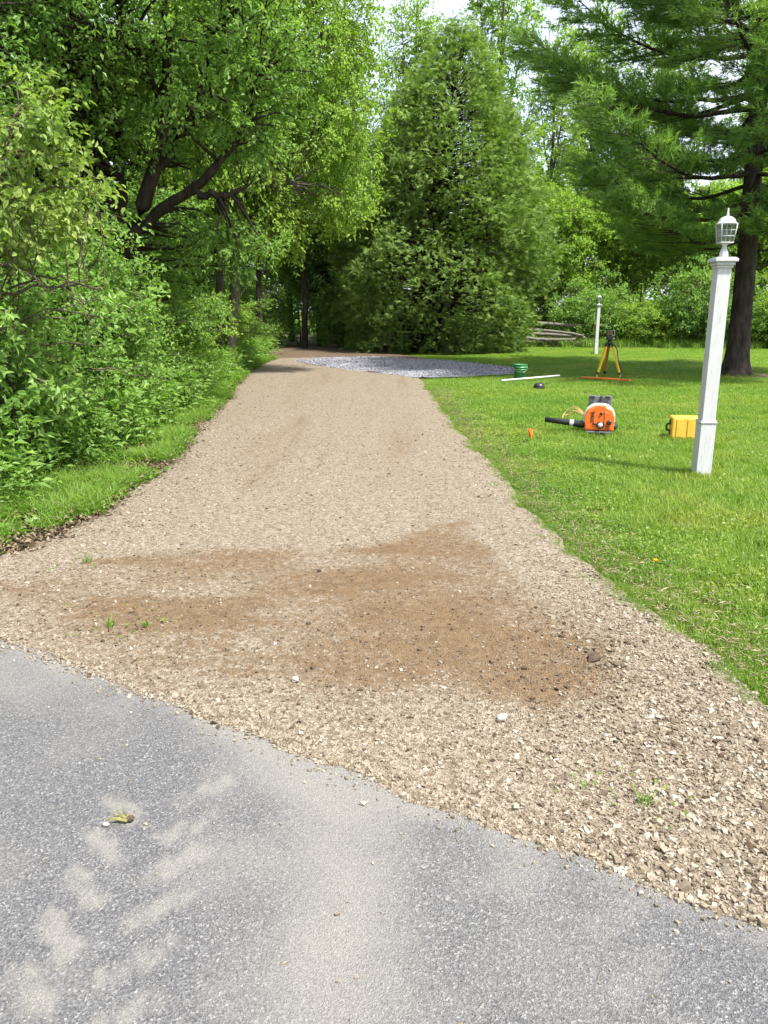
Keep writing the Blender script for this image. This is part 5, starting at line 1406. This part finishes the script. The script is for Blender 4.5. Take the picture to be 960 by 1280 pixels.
# driveway outline for keeping grass off
OUT = [tuple(p) for p in LS[::4]] + [tuple(p) for p in RS[::-4]]
asph_side = lambda x, y: (x - e0[0]) * en[0] + (y - e0[1]) * en[1]
PATCH_L = PATCH
def lawn_points(n_per, xr, yr):
    area = (xr[1] - xr[0]) * (yr[1] - yr[0]); n = int(area * n_per)
    return rng.uniform(*xr, n), rng.uniform(*yr, n)
LX, LY, LSC = [], [], []
for (xr, yr, dn_, s0) in [((0.9, 4.2), (2.0, 5.0), 100, 0.85), ((0.7, 6.5), (5.0, 9.0), 62, 1.0), ((0.6, 9.5), (9.0, 14.0), 36, 1.2), ((0.4, 13.5), (14.0, 22.0), 20, 1.7), ((-0.5, 21.0), (22.0, 36.5), 11.0, 2.3)]:
    x, y = lawn_points(dn_, xr, yr)
    LX.append(x); LY.append(y); LSC.append(np.full(len(x), s0) * rng.uniform(0.8, 1.2, len(x)))
LX, LY, LSC = map(np.concatenate, (LX, LY, LSC))
sd = -poly_sdf(LX, LY, OUT)                       # positive outside the drive
ok = (sd > 0.04 + 0.14 * rng.random(len(LX)) ** 2 + np.clip(LY - 14, 0, 8) * 0.02) & (asph_side(LX, LY) < -0.35) & (LX > -0.2)
ok &= (-poly_sdf(LX, LY, PATCH_L) > 0.12) & (-poly_sdf(LX, LY, DIRT) > 0.1) & (np.abs(LX) < 0.56 * LY + 1.0)
ok &= np.hypot(LX - 8.98, LY - 20) > 0.75 + 0.4 * rng.random(len(LX))
ok &= ~((LX < 6.0) & (np.hypot(LX - 2.0, LY - 32.6) < 3.4))
LX, LY, LSC, sd = LX[ok], LY[ok], LSC[ok], sd[ok]
LZ = rng.uniform(0.75, 1.05, len(LX)) * np.clip(1.0 - (LY - 12) * 0.02, 0.7, 1)
# thinner and shorter towards the driveway edge, taller unmown band at the back
LSC *= 0.62 + 0.38 * smooth(0.0, 0.9, sd + 0.3 * (fbm(LX * 1.5, LY * 1.5, 4) - 0.5))
LSC *= 0.85 + 0.3 * fbm(LX * 0.8, LY * 0.8, 14)
LZ *= (0.66 + 0.34 * smooth(0.0, 0.9, sd + 0.3 * (fbm(LX * 1.5, LY * 1.5, 4) - 0.5))) * (0.8 + 0.4 * fbm(LX * 0.8, LY * 0.8, 14))
tuft_at = []
for (cx_, cy_, rr_, cnt) in [(3.09, 7.40, 0.13, 26), (8.02, 29.9, 0.14, 16), (8.95, 19.9, 0.5, 30), (3.8, 9.6, 0.25, 12), (2.83, 10.1, 0.26, 14)]:
    for k in range(cnt):
        a_ = rng.uniform(0, 6.28); q_ = rr_ * rng.uniform(0.85, 1.3)
        tuft_at.append((cx_ + q_ * math.cos(a_), cy_ + q_ * math.sin(a_)))
tuft_at = np.array(tuft_at)
LX = np.concatenate([LX, tuft_at[:, 0]]); LY = np.concatenate([LY, tuft_at[:, 1]]); sd = np.concatenate([sd, np.full(len(tuft_at), 3.0)])
LSC = np.concatenate([LSC, np.full(len(tuft_at), 0.30)]); LZ = np.concatenate([LZ, rng.uniform(0.8, 1.45, len(tuft_at))])
# stray sprigs creeping into the gravel
ey = 2.4 + rng.random(420) ** 1.2 * 14; ex = np.interp(ey, RS[20:, 1], RS[20:, 0]) + rng.normal(0.02, 0.06, 420)
LX = np.concatenate([LX, ex]); LY = np.concatenate([LY, ey]); sd = np.concatenate([sd, np.zeros(420)])
LSC = np.concatenate([LSC, rng.uniform(0.2, 0.5, 420)]); LZ = np.concatenate([LZ, rng.uniform(0.4, 0.8, 420)])
var = [blades(np.random.default_rng(900 + k), 150, 0.30, 0.085, 0.0048, 0.55) for k in range(4)]
var += [join_np([blades(np.random.default_rng(910 + k), 90, 0.30, 0.075, 0.0052, 0.7), forb(np.random.default_rng(920 + k), 45, 0.3, 0.035, 0.022)]) for k in range(2)]
vi = np.where(rng.random(len(LX)) < 0.45 * smooth(1.6, 0.2, sd) + 0.12, rng.integers(4, 6, len(LX)), rng.integers(0, 4, len(LX)))
scatter('lawn_grass', 'short mown green grass covering the lawn', var, M['grass'], np.column_stack([LX, LY, np.full(len(LX), -0.02)]), rng.uniform(0, 6.28, len(LX)), LSC, vi, 'grass', LZ)
print('lawn', len(LX))

# left verge: loose taller grass and weeds
n = 4600
VY = 4.6 + rng.random(n) ** 1.25 * 24; 
lx = np.interp(VY, LS[20:, 1], LS[20:, 0])
VX = lx - 0.02 - np.abs(rng.normal(0, 0.60, n)) - 0.05 * (VY > 12)
ok = (-poly_sdf(VX, VY, OUT) > 0.06) & (fbm(VX * 1.8 + 5, VY * 1.8, 66, 3) > 0.43) & (-poly_sdf(VX, VY, DIRT) > 0.05)
extra = 700
EX = rng.uniform(-4.6, -2.2, extra); EY = rng.uniform(4.7, 7.2, extra)
ok2 = (-poly_sdf(EX, EY, OUT) > 0.08) & (asph_side(EX, EY) < -0.3) & (fbm(EX * 1.8 + 5, EY * 1.8, 66, 3) > 0.44)
VX, VY = np.concatenate([VX[ok], EX[ok2]]), np.concatenate([VY[ok], EY[ok2]]); n = len(VX)
var = [join_np([blades(np.random.default_rng(930 + k), (46, 30, 18, 40)[k], 0.24, (0.15, 0.11, 0.08, 0.13)[k], 0.007, 0.8), forb(np.random.default_rng(940 + k), (26, 40, 55, 30)[k], 0.26, (0.05, 0.065, 0.05, 0.075)[k], (0.03, 0.04, 0.03, 0.03)[k])]) for k in range(4)]
scatter('verge_grass', 'loose tall grass and weeds along the left verge', var, M['weed'], np.column_stack([VX, VY, np.full(n, -0.01)]), rng.uniform(0, 6.28, n), rng.uniform(0.6, 1.15, n) * np.clip(VY / 12, 1, 1.5), rng.integers(0, 4, n), 'grass')

# unmown band at the back of the lawn
n = 1500
BX = rng.uniform(5.5, 24, n); BY = 37.6 - 0.17 * (BX - 6) + rng.normal(0, 0.7, n)
var = [join_np([blades(np.random.default_rng(950 + k), 60, 0.5, 0.45, 0.02, 0.6), forb(np.random.default_rng(960 + k), 40, 0.5, 0.14, 0.07)]) for k in range(3)]
scatter('unmown_grass', 'tall unmown grass band along the back of the lawn', var, M['weed'], np.column_stack([BX, BY, np.full(n, -0.02)]), rng.uniform(0, 6.28, n), rng.uniform(0.5, 1.3, n), rng.integers(0, 3, n), 'grass')

# low plants under the left shrubs
n = 1300
UX = -2.9 - rng.random(n) * 3.2; UY = 5.2 + rng.random(n) * 24
UX -= np.interp(UY, [5, 12, 20, 28], [0.0, 0.1, 0.9, 1.2])
n = len(UX)
rngf = np.random.default_rng(970)
def herb(rng, n, ll, lw, h):
    P = np.column_stack([rng.normal(0, 0.12, n), rng.normal(0, 0.12, n), h * rng.random(n) ** 0.7])
    A = np.column_stack([P[:, :2] * 4 + rng.normal(0, .6, (n, 2)), rng.uniform(-0.2, 0.5, n)])
    V, F = leaf_quads(P, A, np.tile([0, 0, 1.0], (n, 1)) + rng.normal(0, .3, (n, 3)), ll * rng.uniform(.6, 1.3, n), lw * rng.uniform(.6, 1.3, n), rng)
    return V, F, np.clip(0.45 + rng.normal(0, 0.18, n), 0, 1)
var = [herb(np.random.default_rng(980 + k), 70, 0.085, 0.04, 0.5) for k in range(3)]
scatter('undergrowth', 'leafy green undergrowth below the left shrubs', var, M['leaf_shrub'], np.column_stack([UX, UY, np.full(n, 0.0)]), rng.uniform(0, 6.28, n), rng.uniform(0.7, 1.5, n), rng.integers(0, 3, n), 'undergrowth')

# dead leaves along the left edge
n = 9000
DLY = 4.6 + rng.random(n) ** 1.4 * 22; lx = np.interp(DLY, LS[20:, 1], LS[20:, 0])
DLX = lx + 0.10 - np.abs(rng.normal(0, 0.60, n)) + rng.normal(0, 0.05, n)
P = np.column_stack([DLX, DLY, 0.012 + 0.05 * rng.random(n) ** 2])
A = np.column_stack([rng.normal(size=(n, 2)), rng.normal(0, .25, n)])
V, F = leaf_quads(P, A, np.tile([0, 0, 1.0], (n, 1)) + rng.normal(0, .35, (n, 3)), rng.uniform(0.025, 0.06, n), rng.uniform(0.015, 0.035, n), rng, 0.3, 0.25)
dl = link('leaf_litter', np_mesh('leaf_litter', V, F, False, {'tint': ('FACE', np.clip(0.45 + rng.normal(0, .25, n), 0, 1))}), M['litter'])
tag(dl, 'dry brown dead leaves along the left driveway edge', 'leaf litter', kind='stuff')

# dry clippings and bare crumbs where the lawn meets the gravel
n = 7000
CY = 2.2 + rng.random(n) ** 1.3 * 14; rx = np.interp(CY, RS[20:, 1], RS[20:, 0])
CX = rx + 0.02 + np.abs(rng.normal(0, 0.38, n)) * rng.random(n) ** 0.4
P = np.column_stack([CX, CY, rng.uniform(0.0, 0.045, n) * smooth(0, 0.25, CX - rx) + 0.01])
A = np.column_stack([rng.normal(size=(n, 2)), rng.normal(0, .2, n)])
V, F = leaf_quads(P, A, np.tile([0, 0, 1.0], (n, 1)) + rng.normal(0, .4, (n, 3)), rng.uniform(0.02, 0.07, n), rng.uniform(0.003, 0.007, n), rng, 0.2, 0.1)
dl = link('grass_clippings', np_mesh('grass_clippings', V, F, False, {'tint': ('FACE', np.clip(0.72 + rng.normal(0, .25, n), 0, 1))}), M['litter'])
tag(dl, 'dry straw coloured clippings along the right driveway edge', 'clippings', kind='stuff')

# ------------------------------------------------------------------ single small things
def weed(label, loc, s, seed, n=26):
    rg = np.random.default_rng(seed)
    t = thing('weed', label, 'weed', loc, 0, 'weeds sprouting in the gravel'); t.scale = (s, s, s)
    V, F, T = join_np([blades(rg, n, 0.05, 0.07, 0.006, 0.8), herb(rg, 14, 0.03, 0.016, 0.05)])
    link('leaves', np_mesh('leaves', V, F, False, {'tint': ('FACE', T)}), M['weed'], t)
weed('small green weed in the gravel, left one of a pair near the asphalt', (-1.38, 3.63, 0.012), 0.9, 1)
weed('small green weed in the gravel, right one of a pair near the asphalt', (-1.20, 3.62, 0.012), 0.8, 2)
weed('tiny green sprout in the gravel near the asphalt centre', (0.66, 2.27, 0.012), 0.45, 3, 10)
weed('flat green weed tuft in the coarse gravel at lower right', (0.84, 2.18, 0.012), 0.75, 4)
weed('wispy weed at the left driveway edge below the verge', (-1.88, 4.66, 0.012), 1.0, 5, 12)

def clump():
    rg = np.random.default_rng(5)
    t = thing('grass_clump', 'pulled up grass clump lying on the asphalt', 'grass clump', (-0.80, 2.11, 0.004), R(170))
    t.scale = (0.85, 0.85, 0.8)
    V, F, T = blades(rg, 34, 0.02, 0.085, 0.004, 0.35)
    V = np.stack([V[:, 2], V[:, 0] * 1.6, np.abs(V[:, 1]) * 0.7 + 0.004 + 0.25 * V[:, 2] * 0.2], -1)
    link('blades', np_mesh('blades', V, F, False, {'tint': ('FACE', np.clip(T + .25, 0, 1))}), M['dry_blades'], t)
    MB().lathe([(0.001, -0.012), (0.011, -0.008), (0.015, 0.0), (0.010, 0.009), (0.001, 0.013)], (-0.006, 0, 0.010), 9).build('root_ball', M['dirt'], t)
clump()
def rock(label, loc, s, seed, mat, group=None, name='rock'):
    rg = np.random.default_rng(seed); m = MB()
    bmesh.ops.create_icosphere(m.bm, subdivisions=2, radius=1)
    for v in m.bm.verts:
        f = 1 + rg.normal(0, 0.10)
        v.co = Vector((v.co.x * s[0] * f, v.co.y * s[1] * f, v.co.z * s[2] * f))
    o = m.build(name, mat, None); o.location = loc; o.rotation_euler = (0, 0, seed)
    return tag(o, label, 'stone' if name == 'rock' else 'clod', group)
M['pale_rock'] = mat_plain('pale_rock', (0.297, 0.277, 0.239), 0.85, 0.2, var=0.15, scale=60)
rock('pale flat stone on the gravel below the dark dirt', (0.46, 2.71, 0.026), (0.030, 0.02, 0.012), 1, M['pale_rock'])
rock('pale pebble on the brown gravel left of centre', (-0.38, 3.03, 0.026), (0.020, 0.016, 0.012), 2, M['pale_rock'])
rock('pale pebble beside the grass clump on the asphalt', (-0.865, 2.085, 0.008), (0.011, 0.008, 0.007), 3, M['pale_rock'])
rock('dark brown earth clod on the right of the driveway', (0.96, 3.25, 0.025), (0.045, 0.03, 0.018), 4, M['dirt'], None, 'earth_clod')

def dandelion(label, loc, seed):
    t = thing('dandelion', label, 'flower', loc, 0, 'dandelions in the lawn')
    MB().tube([(0, 0, 0), (0.004, 0, 0.04), (0.0, 0.003, 0.085)], 0.0025, 5).build('stem', M['weed'], t)
    rg = np.random.default_rng(seed); n = 40
    a = rg.uniform(0, 6.28, n); P = np.tile([0, 0.003, 0.085], (n, 1))
    A = np.column_stack([np.cos(a), np.sin(a), rg.uniform(0.1, 1.2, n)])
    V, F = leaf_quads(P, A, np.tile([0, 0, 1.0], (n, 1)), np.full(n, 0.02), np.full(n, 0.007), rg)
    link('flower_head', np_mesh('flower_head', V, F), M['dandelion'], t)
dandelion('yellow dandelion in the grass close to the right driveway edge', (1.66, 4.5, -0.01), 1)
